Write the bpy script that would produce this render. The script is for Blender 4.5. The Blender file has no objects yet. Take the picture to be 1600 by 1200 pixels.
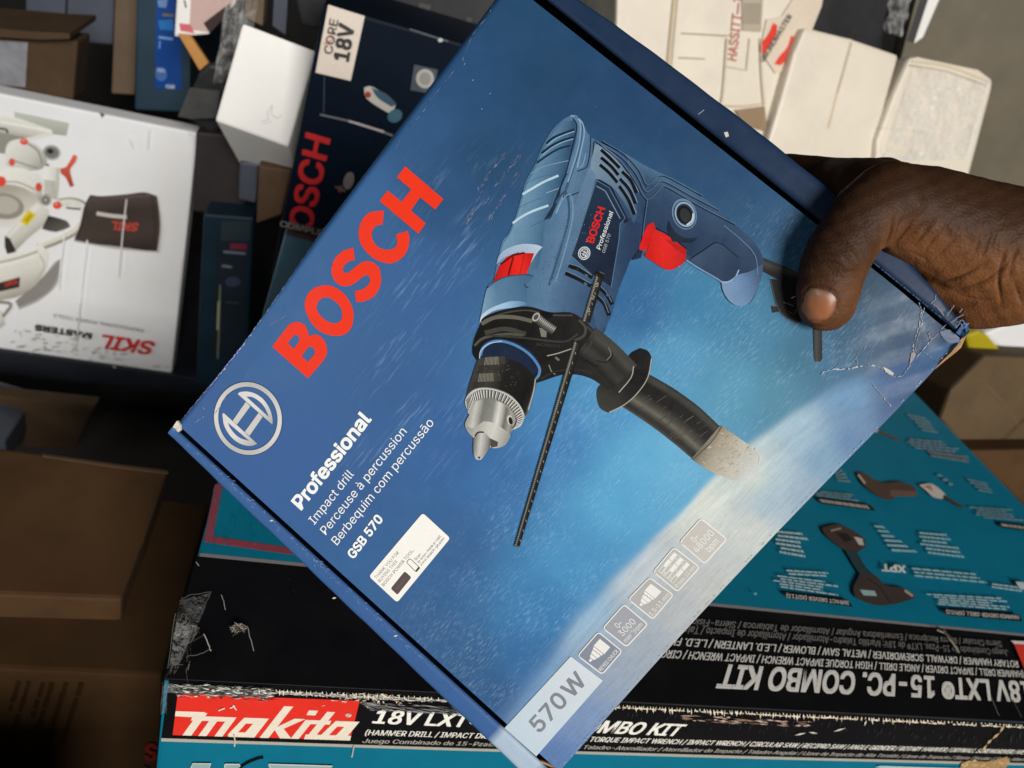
import bpy, bmesh, math, random
import numpy as np
from mathutils import Vector, Matrix
from mathutils.bvhtree import BVHTree
from mathutils.geometry import tessellate_polygon
random.seed(7); RNG = np.random.default_rng(5)
SC = bpy.context.scene
COL = SC.collection
# ------------------------------------------------------------------ camera
F = 1124.0                                   # focal length in pixels of a 1600 px wide frame
CAM = np.array([0.0, 0.0, 0.0])                # the lens is the origin; the shop floor lies 0.8 m below it
AX = np.array([3650, 670, 1124.]); AX /= np.linalg.norm(AX)      # room axes seen from the camera (x right, y down, z ahead)
AY = np.array([-193, -834, 1124.]); AY /= np.linalg.norm(AY)
AY = AY - AX * (AX @ AY); AY /= np.linalg.norm(AY)
AZ = np.cross(AX, AY)
WM = np.stack([AX, AY, AZ])
cam_d = bpy.data.cameras.new('camera'); cam = bpy.data.objects.new('camera', cam_d); COL.objects.link(cam)
R = Matrix(((AX[0], -AX[1], -AX[2]), (AY[0], -AY[1], -AY[2]), (AZ[0], -AZ[1], -AZ[2])))
cam.matrix_world = Matrix.Translation(Vector(CAM)) @ R.to_4x4()
cam_d.sensor_width = 36; cam_d.lens = 36 * F / 1600; cam_d.clip_start = 0.01; cam_d.clip_end = 50
cam_d.dof.use_dof = True; cam_d.dof.focus_distance = 0.285; cam_d.dof.aperture_fstop = 14
SC.camera = cam
# ------------------------------------------------------------------ light
w = bpy.data.worlds.new('World'); SC.world = w; w.use_nodes = True
w.node_tree.nodes['Background'].inputs[0].default_value = (0.75, 0.85, 1, 1)
w.node_tree.nodes['Background'].inputs[1].default_value = 0.018
def cam_pt(x, y, z): return CAM + WM @ np.array([x, y, z], float)
def area(name, loc, target, size, size_y, power, col, spread=math.pi):
    d = bpy.data.lights.new(name, 'AREA'); d.shape = 'RECTANGLE'; d.size = size; d.size_y = size_y
    d.energy = power; d.color = col; d.spread = spread
    o = bpy.data.objects.new(name, d); COL.objects.link(o); o.location = Vector(loc)
    o.rotation_euler = (Vector(target) - Vector(loc)).to_track_quat('-Z', 'Y').to_euler()
    return o
area('doorway_light', (0.9, -4.5, 2.1), (0.1, 0.3, -0.2), 1.9, 1.7, 395, (1.0, 0.97, 0.93))
area('fill_light', (-2.8, -1.5, 0.6), (0.0, 0.4, -0.3), 1.0, 1.0, 17, (0.95, 0.98, 1.0))  # added soft fill from the left, no source seen there
SC.view_settings.view_transform = 'Standard'; SC.view_settings.look = 'None'
SC.view_settings.exposure = 0; SC.view_settings.gamma = 1; SC.view_settings.use_curve_mapping = False
SC.render.engine = 'CYCLES'; SC.cycles.use_denoising = True; SC.cycles.max_bounces = 6
# ------------------------------------------------------------------ helpers
def lin(c):
    c = np.asarray(c, float) / 255.0
    return np.where(c <= 0.04045, c / 12.92, ((c + 0.055) / 1.055) ** 2.4)
PK = 0.70
TONE = 1.0
def pc(c): return lin(255.0 * (np.asarray(c, float) / 255.0) ** TONE) * PK
def ray(px, py): return WM @ np.array([px - 800.0, py - 600.0, F])
class Face:
    """a flat printed face: origin, two in-plane axes and the outward normal; P turns a pixel into face coordinates"""
    def __init__(s, O, U, N):
        s.O = np.array(O, float); s.N = np.array(N, float) / np.linalg.norm(N)
        U = np.array(U, float); U -= s.N * (U @ s.N); s.U = U / np.linalg.norm(U); s.V = np.cross(s.N, s.U)
    def W(s, px, py):
        r = ray(px, py); t = ((s.O - CAM) @ s.N) / (r @ s.N); return CAM + r * t
    def P(s, px, py):
        q = s.W(px, py) - s.O; return np.array([q @ s.U, q @ s.V])
    def at(s, uv, off=0.0):
        uv = np.asarray(uv, float)
        return s.O + np.outer(uv[:, 0], s.U) + np.outer(uv[:, 1], s.V) + s.N * off
def empty(name, loc, label, cat, group=None):
    o = bpy.data.objects.new(name, None); COL.objects.link(o); o.location = Vector(loc); o.empty_display_size = 0.02
    o['label'] = label; o['category'] = cat
    if group: o['group'] = group
    return o
def mesh_obj(name, verts, faces, mat, parent=None, cols=None, smooth=False, mats=None, midx=None, gp=None):
    verts = np.asarray(verts, float); org = np.zeros(3)
    p = parent
    if p is not None:
        org = np.array(gp if gp is not None else root_loc(p))
    me = bpy.data.meshes.new(name)
    if parent is None:
        org = verts.mean(0); org[2] = verts[:, 2].min()
    me.from_pydata([tuple(v) for v in (verts - org)], [], [tuple(f) for f in faces])
    for m in (mats or [mat]): me.materials.append(m)
    if midx is not None: me.polygons.foreach_set('material_index', np.asarray(midx, np.int32))
    if cols is not None:
        a = me.color_attributes.new('Col', 'FLOAT_COLOR', 'POINT')
        c = np.ones((len(verts), 4), np.float32); c[:, :3] = cols
        a.data.foreach_set('color', c.ravel())
    if smooth: me.polygons.foreach_set('use_smooth', np.ones(len(me.polygons), bool))
    me.update()
    o = bpy.data.objects.new(name, me); COL.objects.link(o)
    if parent is not None: o.parent = parent
    else: o.location = Vector(org)
    return o
def root_loc(p):
    l = Vector((0, 0, 0))
    while p is not None: l = l + p.location; p = p.parent
    return l
def tag(o, label, cat, group=None, kind=None):
    if label: o['label'] = label
    if cat: o['category'] = cat
    if group: o['group'] = group
    if kind: o['kind'] = kind
    return o
# ------------------------------------------------------------------ materials
def newmat(name):
    m = bpy.data.materials.new(name); m.use_nodes = True; nt = m.node_tree
    return m, nt, nt.nodes['Principled BSDF']
def nd(nt, t, **k):
    n = nt.nodes.new(t)
    for a, b in k.items():
        if a in n.inputs.keys(): n.inputs[a].default_value = b
        else: setattr(n, a, b)
    return n
def noise_tex(nt, scale, detail=4, rough=0.6, vec=None, mapscale=None, rot=0):
    tc = nt.nodes.new('ShaderNodeTexCoord'); src = tc.outputs['Object']
    if mapscale is not None:
        mp = nt.nodes.new('ShaderNodeMapping'); mp.inputs['Scale'].default_value = mapscale; mp.inputs['Rotation'].default_value = rot if rot else (0, 0, 0)
        nt.links.new(vec if vec is not None else src, mp.inputs['Vector']); src = mp.outputs[0]
    elif vec is not None: src = vec
    n = nt.nodes.new('ShaderNodeTexNoise'); n.inputs['Scale'].default_value = scale
    n.inputs['Detail'].default_value = detail; n.inputs['Roughness'].default_value = rough
    nt.links.new(src, n.inputs['Vector']); return n.outputs['Fac']
def ramp(nt, fac, stops):
    r = nt.nodes.new('ShaderNodeValToRGB'); e = r.color_ramp.elements
    while len(e) < len(stops): e.new(0.5)
    for i, (p, c) in enumerate(stops):
        e[i].position = p; e[i].color = tuple(c) + (1,) if len(c) == 3 else c
    nt.links.new(fac, r.inputs[0]); return r.outputs[0]
def mix(nt, a, b, fac, mode='MIX'):
    m = nt.nodes.new('ShaderNodeMix'); m.data_type = 'RGBA'; m.blend_type = mode
    for s, v in ((0, fac), (6, a), (7, b)):
        if hasattr(v, 'links') or hasattr(v, 'is_linked'): nt.links.new(v, m.inputs[s])
        else: m.inputs[s].default_value = v if s == 0 else (tuple(v) + (1,))[:4]
    return m.outputs[2]
def bump(nt, b, h, strength=0.2, dist=0.001):
    n = nt.nodes.new('ShaderNodeBump'); n.inputs['Strength'].default_value = strength; n.inputs['Distance'].default_value = dist
    nt.links.new(h, n.inputs['Height']); nt.links.new(n.outputs[0], b.inputs['Normal'])
def gray(v): return (v, v, v)
def print_mat(name, rough=0.38, spec=0.4, var=0.10, scale=900, bumps=0.02, wav=0.0):
    """printed and varnished card: colours come from the printed ink (colour attribute)"""
    m, nt, b = newmat(name)
    a = nt.nodes.new('ShaderNodeVertexColor'); a.layer_name = 'Col'
    f = noise_tex(nt, scale, 3, 0.7); g = noise_tex(nt, scale / 12, 4, 0.6)
    v1 = ramp(nt, f, [(0.25, gray(1 - var)), (0.75, gray(1 + var))]); v2 = ramp(nt, g, [(0.3, gray(1 - var * .6)), (0.7, gray(1 + var * .6))])
    c = mix(nt, a.outputs[0], v1, 1.0, 'MULTIPLY'); c = mix(nt, c, v2, 1.0, 'MULTIPLY')
    nt.links.new(c, b.inputs['Base Color'])
    r = ramp(nt, g, [(0.3, gray(rough - .08)), (0.7, gray(rough + .1))]); nt.links.new(r, b.inputs['Roughness'])
    b.inputs['Specular IOR Level'].default_value = spec
    h = noise_tex(nt, 60 if wav else 500, 3, 0.5); bump(nt, b, h, 0.35 if wav else bumps * 5, 0.004 * wav if wav else 0.0003)
    return m
def plain(name, col, rough=0.6, spec=0.4, var=0.15, scale=60, metal=0.0, bscale=250, bst=0.15, bd=0.0006, stain=None, mapscale=None):
    m, nt, b = newmat(name); col = np.asarray(col, float)
    f = noise_tex(nt, scale, 5, 0.6, mapscale=mapscale)
    c = ramp(nt, f, [(0.3, tuple(col * (1 - var))), (0.7, tuple(np.minimum(col * (1 + var), 1)))])
    if stain is not None:
        g = noise_tex(nt, scale * .25, 5, 0.7)
        k = ramp(nt, g, [(0.48, gray(0)), (0.68, gray(0.75))]); c = mix(nt, c, tuple(stain), k)
    nt.links.new(c, b.inputs['Base Color']); b.inputs['Roughness'].default_value = rough
    b.inputs['Specular IOR Level'].default_value = spec; b.inputs['Metallic'].default_value = metal
    h = noise_tex(nt, bscale, 4, 0.6, mapscale=mapscale); bump(nt, b, h, bst, bd)
    return m
M = {}
def lid_mat():
    """the lid's printed card: ink colours, with the printed spray and brushed pale band as fine streaks along the card"""
    m = print_mat('printed_blue_card', 0.40, 0.16, 0.05, 1400, 0.02); nt = m.node_tree; b = nt.nodes['Principled BSDF']
    base = b.inputs['Base Color'].links[0].from_socket
    uv = nt.nodes.new('ShaderNodeUVMap'); uv.uv_map = 'UV'; mk = nt.nodes.new('ShaderNodeVertexColor'); mk.layer_name = 'Mask'
    sp = nt.nodes.new('ShaderNodeSeparateColor'); nt.links.new(mk.outputs[0], sp.inputs[0])
    def n(sx, sy, rot, det=4, dist=0.0):
        mp = nt.nodes.new('ShaderNodeMapping'); mp.inputs['Rotation'].default_value = (0, 0, rot); mp.inputs['Scale'].default_value = (sx, sy, 1); nt.links.new(uv.outputs[0], mp.inputs['Vector'])
        t = nt.nodes.new('ShaderNodeTexNoise'); t.inputs['Scale'].default_value = 1; t.inputs['Detail'].default_value = det; t.inputs['Roughness'].default_value = .62; t.inputs['Distortion'].default_value = dist; nt.links.new(mp.outputs[0], t.inputs['Vector']); return t.outputs['Fac']
    def mul(x, y):
        q = nt.nodes.new('ShaderNodeMath'); q.operation = 'MULTIPLY'
        for i, v in enumerate((x, y)):
            if isinstance(v, float): q.inputs[i].default_value = v
            else: nt.links.new(v, q.inputs[i])
        return q.outputs[0]
    s1 = mul(ramp(nt, n(85, 780, .06), [(.52, gray(0)), (.74, gray(1))]), ramp(nt, n(28, 70, 0, 2), [(.42, gray(0)), (.62, gray(1))]))
    s2 = mul(ramp(nt, n(300, 1500, -.10), [(.50, gray(0)), (.72, gray(1))]), ramp(nt, n(60, 90, .4, 2), [(.38, gray(.1)), (.6, gray(1))]))
    c = mix(nt, base, tuple(lin((176, 210, 244)) * PK), mul(mul(s1, sp.outputs[0]), .34))
    c = mix(nt, c, tuple(lin((190, 222, 248)) * PK), mul(mul(s2, sp.outputs[1]), .34))
    f1 = ramp(nt, n(110, 1100, .22, 5, .5), [(.30, gray(.90)), (.5, gray(1.0)), (.72, gray(1.09))]); f2 = ramp(nt, n(420, 130, .8, 5, 1.6), [(.30, gray(.96)), (.5, gray(1.0)), (.72, gray(1.035))])
    c2 = mix(nt, mix(nt, c, f1, 1.0, 'MULTIPLY'), f2, 1.0, 'MULTIPLY'); c = mix(nt, c, c2, sp.outputs[2])
    nt.links.new(c, b.inputs['Base Color']); return m
M['lid_print'] = print_mat('printed_side_wall', 0.40, 0.16, 0.05, 1400, 0.02)
M['lid_streaks'] = lid_mat()
M['ink'] = print_mat('printed_ink', 0.40, 0.15, 0.11, 1600, 0.02)
M['ink_plain'] = print_mat('printed_flat_ink', 0.40, 0.16, 0.03, 900, 0.02)
M['makita_print'] = print_mat('printed_teal_card', 0.34, 0.45, 0.07, 500, 0.03)
M['wrapped_print'] = print_mat('film_wrapped_print', 0.24, 0.5, 0.06, 350, 0.03, wav=0.35)
M['blurry_print'] = print_mat('printed_white_card', 0.4, 0.4, 0.04, 200, 0.02)
M['blue_card'] = plain('navy_blue_card', pc((62, 100, 155)), 0.42, 0.35, 0.08, 90)
M['navy_card'] = plain('dark_navy_card', pc((15, 28, 44)) * .8, 0.5, 0.06, 0.18, 30)
M['raw_card'] = plain('raw_cardboard_edge', pc((190, 150, 105)), 0.85, 0.2, 0.25, 150)
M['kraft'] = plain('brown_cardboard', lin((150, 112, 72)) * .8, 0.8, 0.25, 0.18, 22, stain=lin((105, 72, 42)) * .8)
M['kraft_darkened'] = plain('shade_darkened_cardboard', lin((104, 74, 44)) * .5, 0.8, 0.2, 0.25, 18, stain=lin((66, 42, 22)) * .6)  # brown darkened to carry the shade over the lower-left cartons
M['kraft_dull'] = plain('dull_tan_cardboard', lin((122, 100, 72)) * .5, 0.8, 0.2, 0.22, 20, stain=lin((84, 62, 40)) * .5)
M['kraft_shade'] = plain('shaded_brown_cardboard', lin((90, 70, 50)) * .6, 0.8, 0.2, 0.2, 20)  # darker copy of the kraft brown, shade put into its colour
M['white_card'] = plain('white_card', (0.80, 0.78, 0.74), 0.55, 0.35, 0.03, 20)
M['grey_card'] = plain('grey_white_card', (0.72, 0.72, 0.72), 0.5, 0.35, 0.04, 14, stain=(0.62, 0.60, 0.56))
M['cream_card'] = plain('soiled_cream_carton', (0.70, 0.63, 0.52), 0.5, 0.4, 0.07, 16, stain=(0.58, 0.50, 0.39), bscale=40, bst=0.25, bd=0.003)
M['black_card'] = plain('black_card', (0.012, 0.012, 0.014), 0.45, 0.4, 0.3, 50)
M['black_matt'] = plain('matt_black', (0.008, 0.008, 0.009), 0.8, 0.15, 0.4, 20)
M['dark_steel'] = plain('dark_painted_shelf', (0.012, 0.014, 0.02), 0.5, 0.4, 0.3, 20)
M['grey_board'] = plain('grey_painted_board', lin((128, 120, 102)) * .64, 0.6, 0.35, 0.10, 9, stain=lin((150, 132, 108)) * .66)
M['tan_board'] = plain('tan_board', lin((120, 100, 80)) * .6, 0.7, 0.3, 0.12, 20)
M['slate_card'] = plain('slate_grey_card', lin((92, 98, 112)) * .55, 0.5, 0.4, 0.15, 14)
M['teal_dark'] = plain('dark_teal_card', lin((36, 62, 78)) * .75, 0.5, 0.4, 0.12, 20)
M['bright_blue'] = plain('bright_blue_card', lin((14, 64, 138)) * .8, 0.5, 0.4, 0.08, 20)
M['yellow'] = plain('yellow_plastic', lin((215, 196, 34)) * .55, 0.4, 0.5, 0.05, 20)
M['tape'] = plain('silver_parcel_tape', lin((150, 150, 155)) * .7, 0.25, 0.6, 0.2, 40, bscale=60, bst=0.5, bd=0.004)
def film(lo=.03, hi=.42):
    m, nt, b = newmat('clear_plastic_film')
    b.inputs['Base Color'].default_value = (0.85, 0.85, 0.83, 1); b.inputs['Roughness'].default_value = 0.18
    b.inputs['Alpha'].default_value = 0.38
    f = noise_tex(nt, 25, 5, 0.65); bump(nt, b, f, 0.9, 0.02)
    g = noise_tex(nt, 45, 4, 0.6); nt.links.new(ramp(nt, g, [(0.35, gray(lo)), (0.68, gray(hi))]), b.inputs['Alpha'])
    return m
M['film'] = film()
M['thin_film'] = film(.02, .20)
# ------------------------------------------------------------------ text
FONT = None
try:                                          # the clean sans face that ships inside Blender; the built-in one otherwise
    import os
    FONT = bpy.data.fonts.load(os.path.join(bpy.utils.system_resource('DATAFILES'), 'fonts', 'Inter.woff2'))
except Exception:
    FONT = None
_tc = {}
def text_geo(body, bold=0.0, shear=0.0, space=1.0):
    """outline of a line of print as triangles: each closed contour is filled by itself, counters cut out of the contour round them"""
    k = (body, bold, shear, space)
    if k in _tc: return _tc[k]
    cu = bpy.data.curves.new('t', 'FONT'); cu.body = body; cu.size = 1; cu.shear = shear
    cu.space_character = space; cu.resolution_u = 4; cu.fill_mode = 'NONE'
    if FONT: cu.font = FONT
    o = bpy.data.objects.new('t', cu); COL.objects.link(o)
    dg = bpy.context.evaluated_depsgraph_get(); me = bpy.data.meshes.new_from_object(o.evaluated_get(dg))
    P = np.array([x.co[:2] for x in me.vertices]) if len(me.vertices) else np.zeros((0, 2)); nb = {}
    for e in me.edges:
        p, q = e.vertices; nb.setdefault(p, []).append(q); nb.setdefault(q, []).append(p)
    bpy.data.objects.remove(o); bpy.data.curves.remove(cu); bpy.data.meshes.remove(me)
    seen = set(); loops = []
    for st in nb:
        if st in seen: continue
        L = [st]; seen.add(st)
        while True:
            n = [j for j in nb[L[-1]] if j not in seen]
            if not n: break
            L.append(n[0]); seen.add(n[0])
        if len(L) > 2: loops.append(P[L])
    def ar(l): return .5 * float(np.sum(l[:, 0] * np.roll(l[:, 1], -1) - np.roll(l[:, 0], -1) * l[:, 1]))
    A = [ar(l) for l in loops]
    if A and A[int(np.argmax(np.abs(A)))] > 0: A = [-x for x in A]
    def inside(p, l):
        c = False
        for i in range(len(l)):
            (x0, y0), (x1, y1) = l[i - 1], l[i]
            if (y0 > p[1]) != (y1 > p[1]) and p[0] < (x1 - x0) * (p[1] - y0) / (y1 - y0) + x0: c = not c
        return c
    outs = [i for i in range(len(loops)) if A[i] < 0]; own = {i: [] for i in outs}
    for h in range(len(loops)):
        if A[h] > 0:
            c = [i for i in outs if loops[i][:, 0].min() < loops[h][0, 0] < loops[i][:, 0].max() and inside(loops[h][0], loops[i])]
            if c: own[min(c, key=lambda i: abs(A[i]))].append(h)
    V = []; Fs = []; n = 0
    for i in outs:
        ls = [loops[i]] + [loops[h] for h in own[i]]
        for t in tessellate_polygon([[Vector((x, y, 0)) for x, y in l] for l in ls]): Fs.append(tuple(n + j for j in t))
        for l in ls: V.append(l); n += len(l)
    _tc[k] = (np.concatenate(V) if V else P, Fs); return _tc[k]
CAPH = {}
def caph(bold):
    if bold not in CAPH: CAPH[bold] = text_geo('H', bold)[0][:, 1].max()
    return CAPH[bold]
# ------------------------------------------------------------------ print layers
def smooth_pts(p, n=5, closed=True, corner=50):
    p = np.asarray(p, float); N = len(p); out = []
    def cang(i):
        a, b, c = p[(i - 1) % N], p[i], p[(i + 1) % N]
        u, v = b - a, c - b; d = (u @ v) / (np.linalg.norm(u) * np.linalg.norm(v) + 1e-9)
        return math.degrees(math.acos(max(-1, min(1, d))))
    C = [cang(i) > corner if (closed or 0 < i < N - 1) else True for i in range(N)]
    for i in range(N if closed else N - 1):
        p1, p2 = p[i], p[(i + 1) % N]
        p0 = p[(i - 1) % N] if not C[i] else p1 * 2 - p2
        p3 = p[(i + 2) % N] if not C[(i + 1) % N] else p2 * 2 - p1
        if C[i] and C[(i + 1) % N]: out.append(p1); continue
        for j in range(n):
            t = j / n
            out.append(0.5 * ((2 * p1) + (-p0 + p2) * t + (2 * p0 - 5 * p1 + 4 * p2 - p3) * t * t + (-p0 + 3 * p1 - 3 * p2 + p3) * t ** 3))
    if not closed: out.append(p[-1])
    return np.array(out)
def grad(stops, t):
    ts = [s[0] for s in stops]; cs = np.array([pc(s[1]) for s in stops])
    return np.stack([np.interp(t, ts, cs[:, k]) for k in range(3)], -1)
class Print:
    """ink laid on one flat face; every add goes a hair above the one before, all in one mesh"""
    def __init__(s, face, base=0.0002, step=0.0000015):
        s.f = face; s.off = base; s.step = step; s.v = []; s.F = []; s.c = []; s.n = 0; s.hold = False
    def raw(s, uv, faces, cols):
        uv = np.asarray(uv, float)
        if not len(uv): return
        s.v.append(s.f.at(uv, s.off + (random.random() * 2.5e-5 if s.hold else 0))); s.F += [tuple(i + s.n for i in q) for q in faces]
        cols = np.asarray(cols, float)
        if cols.ndim == 1: cols = np.tile(cols, (len(uv), 1))
        s.c.append(cols); s.n += len(uv)
        if not s.hold: s.off += s.step
    def px2uv(s, pts): return np.array([s.f.P(*p) for p in pts])
    def poly(s, pts, col=None, stops=None, axis=None, smooth=0, corner=50, cuts=8, holes=None):
        """filled outline given in photo pixels; stops+axis lay a printed colour run along the axis"""
        if smooth: pts = smooth_pts(pts, smooth, True, corner)
        pts = np.asarray(pts, float)
        loops = [pts] + [np.asarray(smooth_pts(h, smooth, True, corner) if smooth else h, float) for h in (holes or [])]
        bm = bmesh.new()
        vs = [bm.verts.new((q[0], q[1], 0)) for l in loops for q in l]
        for t in tessellate_polygon([[Vector((q[0], q[1], 0)) for q in l] for l in loops]):
            try: bm.faces.new([vs[i] for i in t])
            except ValueError: pass
        bmesh.ops.delete(bm, geom=[v for v in bm.verts if not v.link_faces], context='VERTS')
        if stops is not None and axis is not None:
            a, b = np.array(axis[0], float), np.array(axis[1], float); d = b - a; L2 = d @ d
            tv = sorted(set([q[0] for q in stops] + list(np.linspace(0, 1, cuts + 1))))
            for t in tv:
                c = a + d * t
                bmesh.ops.bisect_plane(bm, geom=bm.verts[:] + bm.edges[:] + bm.faces[:], plane_co=(c[0], c[1], 0), plane_no=(d[0], d[1], 0), dist=1e-5)
        bm.verts.index_update()
        P = np.array([v.co[:2] for v in bm.verts]); fs = [[v.index for v in f.verts] for f in bm.faces]
        bm.free()
        cols = grad(stops, ((P - a) @ d) / L2) if (stops is not None and axis is not None) else pc(col)
        s.raw(s.px2uv(P), fs, cols)
    def tube(s, pts, widths, stops, n=9, sm=0):
        """a band along a centre line with colours running across it"""
        pts = np.asarray(pts, float)
        if sm:
            q = smooth_pts(pts, sm, False, 180); ti = np.linspace(0, 1, len(pts)); widths = np.interp(np.linspace(0, 1, len(q)), ti, widths if hasattr(widths, '__len__') else [widths] * len(pts)); pts = q
        N = len(pts); widths = np.full(N, widths) if np.isscalar(widths) else np.asarray(widths, float)
        T = np.gradient(pts, axis=0); T /= np.linalg.norm(T, axis=1)[:, None] + 1e-9; Nn = np.stack([-T[:, 1], T[:, 0]], -1)
        ts = np.linspace(0, 1, n); V = []; C = []
        for i in range(N):
            for t in ts: V.append(pts[i] + Nn[i] * (t - .5) * widths[i])
            C.append(grad(stops, ts))
        Fs = [(i * n + j, i * n + j + 1, (i + 1) * n + j + 1, (i + 1) * n + j) for i in range(N - 1) for j in range(n - 1)]
        s.raw(s.px2uv(V), Fs, np.concatenate(C))
    def line(s, pts, w, col, sm=0, taper=False):
        pts = np.asarray(pts, float)
        if sm: pts = smooth_pts(pts, sm, False, 180)
        N = len(pts); T = np.gradient(pts, axis=0) if N > 2 else np.tile(pts[1] - pts[0], (2, 1))
        T = T / (np.linalg.norm(T, axis=1)[:, None] + 1e-9); Nn = np.stack([-T[:, 1], T[:, 0]], -1)
        ww = np.full(N, w * .5)
        if taper: ww = ww * np.sin(np.linspace(0.25, math.pi - .25, N))
        V = np.concatenate([pts + Nn * ww[:, None], pts - Nn * ww[:, None]])
        s.raw(s.px2uv(V), [(i, i + 1, N + i + 1, N + i) for i in range(N - 1)], pc(col))
    def strokes(s, segs, cols):
        """many short thin marks on one level: segs rows of x0,y0,x1,y1,width"""
        V = []; Fs = []; C = []
        for k, (x0, y0, x1, y1, wd) in enumerate(segs):
            dx, dy = x1 - x0, y1 - y0; L = math.hypot(dx, dy) + 1e-9; nx, ny = -dy / L * wd * .5, dx / L * wd * .5
            mx, my = (x0 + x1) / 2, (y0 + y1) / 2
            V += [(x0, y0), (mx + nx, my + ny), (x1, y1), (mx - nx, my - ny)]; Fs.append((4 * k, 4 * k + 1, 4 * k + 2, 4 * k + 3))
            C += [cols[k]] * 4
        n0 = len(s.v); s.raw(s.px2uv(V), Fs, np.array(C))
        s.v[n0] += np.outer(np.repeat(RNG.permutation(len(segs)) / max(len(segs), 1) * min(4e-7 * len(segs), 2e-4), 4), s.f.N)      # no two marks at one level
    def ellipse(s, c, rx, ry, rot=0, col=None, stops=None, axis=None, ring=None, n=40):
        a = np.linspace(0, 2 * math.pi, n, endpoint=False); r = math.radians(rot)
        def E(k): return np.stack([c[0] + k * (rx * np.cos(a) * math.cos(r) - ry * np.sin(a) * math.sin(r)), c[1] + k * (rx * np.cos(a) * math.sin(r) + ry * np.sin(a) * math.cos(r))], -1)
        if ring:
            V = np.concatenate([E(1), E(1 - ring)]); Fs = [(i, (i + 1) % n, n + (i + 1) % n, n + i) for i in range(n)]
            s.raw(s.px2uv(V), Fs, pc(col))
        else: s.poly(E(1), col, stops, axis)
    def text(s, body, p0, p1, cap, col, bold=0.0, shear=0.0, space=1.0, fit=True):
        """p0, p1: start and end of the base line; cap: pixel vector from the base line to the top of a capital at p0"""
        v, f = text_geo(body, 0.0, shear, space)
        if not len(v): return
        if bold:                                     # heavier weight: the outline struck several times, a hair apart
            n0 = len(v); D = [(a * bold * .8, b * bold * .55) for a, b in ((-1, -1), (1, -1), (-1, 1), (1, 1))]
            ch = caph(0.0)
            vv = v.copy(); vv[:, 1] = bold * .55 + v[:, 1] * (1 - 2 * bold * .55 / ch)
        else: D = [(0, 0)]; vv = v
        A = s.f.P(*p0); B = s.f.P(*p1); Cc = s.f.P(p0[0] + cap[0], p0[1] + cap[1])
        x0, x1 = v[:, 0].min(), v[:, 0].max()
        for dx, dy in D:
            uv = A + np.outer((vv[:, 0] + dx - x0 + bold * .8) / (x1 - x0 + bold * 1.6), B - A) + np.outer((vv[:, 1] + dy) / caph(0.0), Cc - A)
            fi = np.array([i for q in f for i in q]); n0 = len(s.v)
            s.raw(uv[fi], np.arange(len(fi)).reshape(-1, 3).tolist(), pc(col))
            s.v[n0] += np.outer(np.repeat(np.arange(len(f)) % 64, 3) * max(2.5e-7, s.step * .2), s.f.N)      # glyph outlines may overlap: no two faces at one level
            s.off += min(len(f), 64) * max(2.5e-7, s.step * .2)
    def quadmap(s, q):
        q = np.asarray(q, float)
        A = s.px2uv(q)
        def m(x, y):
            X = np.asarray(x, float)[:, None]; Y = np.asarray(y, float)[:, None]
            return (A[0] * (1 - X) + A[1] * X) * (1 - Y) + (A[3] * (1 - X) + A[2] * X) * Y
        return m
    def greek(s, quad, rows, col, fill=0.55, ragged=0.3, inset=0.0):
        """rows of print too small to read, as broken bars"""
        m = s.quadmap(quad); V = []; Fs = []; k = 0
        for r in range(rows):
            y0 = (r + .5 - fill / 2) / rows; y1 = (r + .5 + fill / 2) / rows; x = 0.0 + random.random() * inset; end = 1 - random.random() * ragged
            while x < end:
                L = random.uniform(0.05, 0.16); x1 = min(x + L, end)
                V.append(m([x, x1, x1, x], [y0, y0, y1, y1])); Fs.append((k, k + 1, k + 2, k + 3)); k += 4; x = x1 + 0.018
        s.raw(np.concatenate(V), Fs, pc(col))
    def build(s, name, mat, parent):
        return mesh_obj(name, np.concatenate(s.v), s.F, mat, parent, np.concatenate(s.c))
# ------------------------------------------------------------------ cartons
def prism(front, depth_vec, bev=0.0):
    """closed block: a front outline (N x 3) pushed back by depth_vec"""
    front = np.asarray(front, float); n = len(front); back = front + np.asarray(depth_vec)
    V = np.concatenate([front, back]); Fs = [tuple(range(n)), tuple(range(2 * n - 1, n - 1, -1))]
    Fs += [(i, n + i, n + (i + 1) % n, (i + 1) % n) for i in range(n)]
    return V, Fs
def bevel_obj(o, wd, seg=2):
    bm = bmesh.new(); bm.from_mesh(o.data); bmesh.ops.recalc_face_normals(bm, faces=bm.faces)
    bmesh.ops.bevel(bm, geom=bm.edges[:], offset=wd, segments=seg, profile=0.6, affect='EDGES'); bm.to_mesh(o.data); bm.free()
def block(name, face, px, depth, mat, parent=None, bev=0.002, extra=None):
    """carton whose visible face has these pixel corners on the given plane and goes back by depth along -normal (or a vector)"""
    front = [face.W(*p) for p in px]
    dv = -face.N * depth if np.isscalar(depth) else np.asarray(depth)
    V, Fs = prism(front, dv); o = mesh_obj(name, V, Fs, mat, parent)
    if bev: bevel_obj(o, bev)
    return o
def strip3(name, pts, wdir, wd, mat, parent, th=0.0005):
    pass
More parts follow.
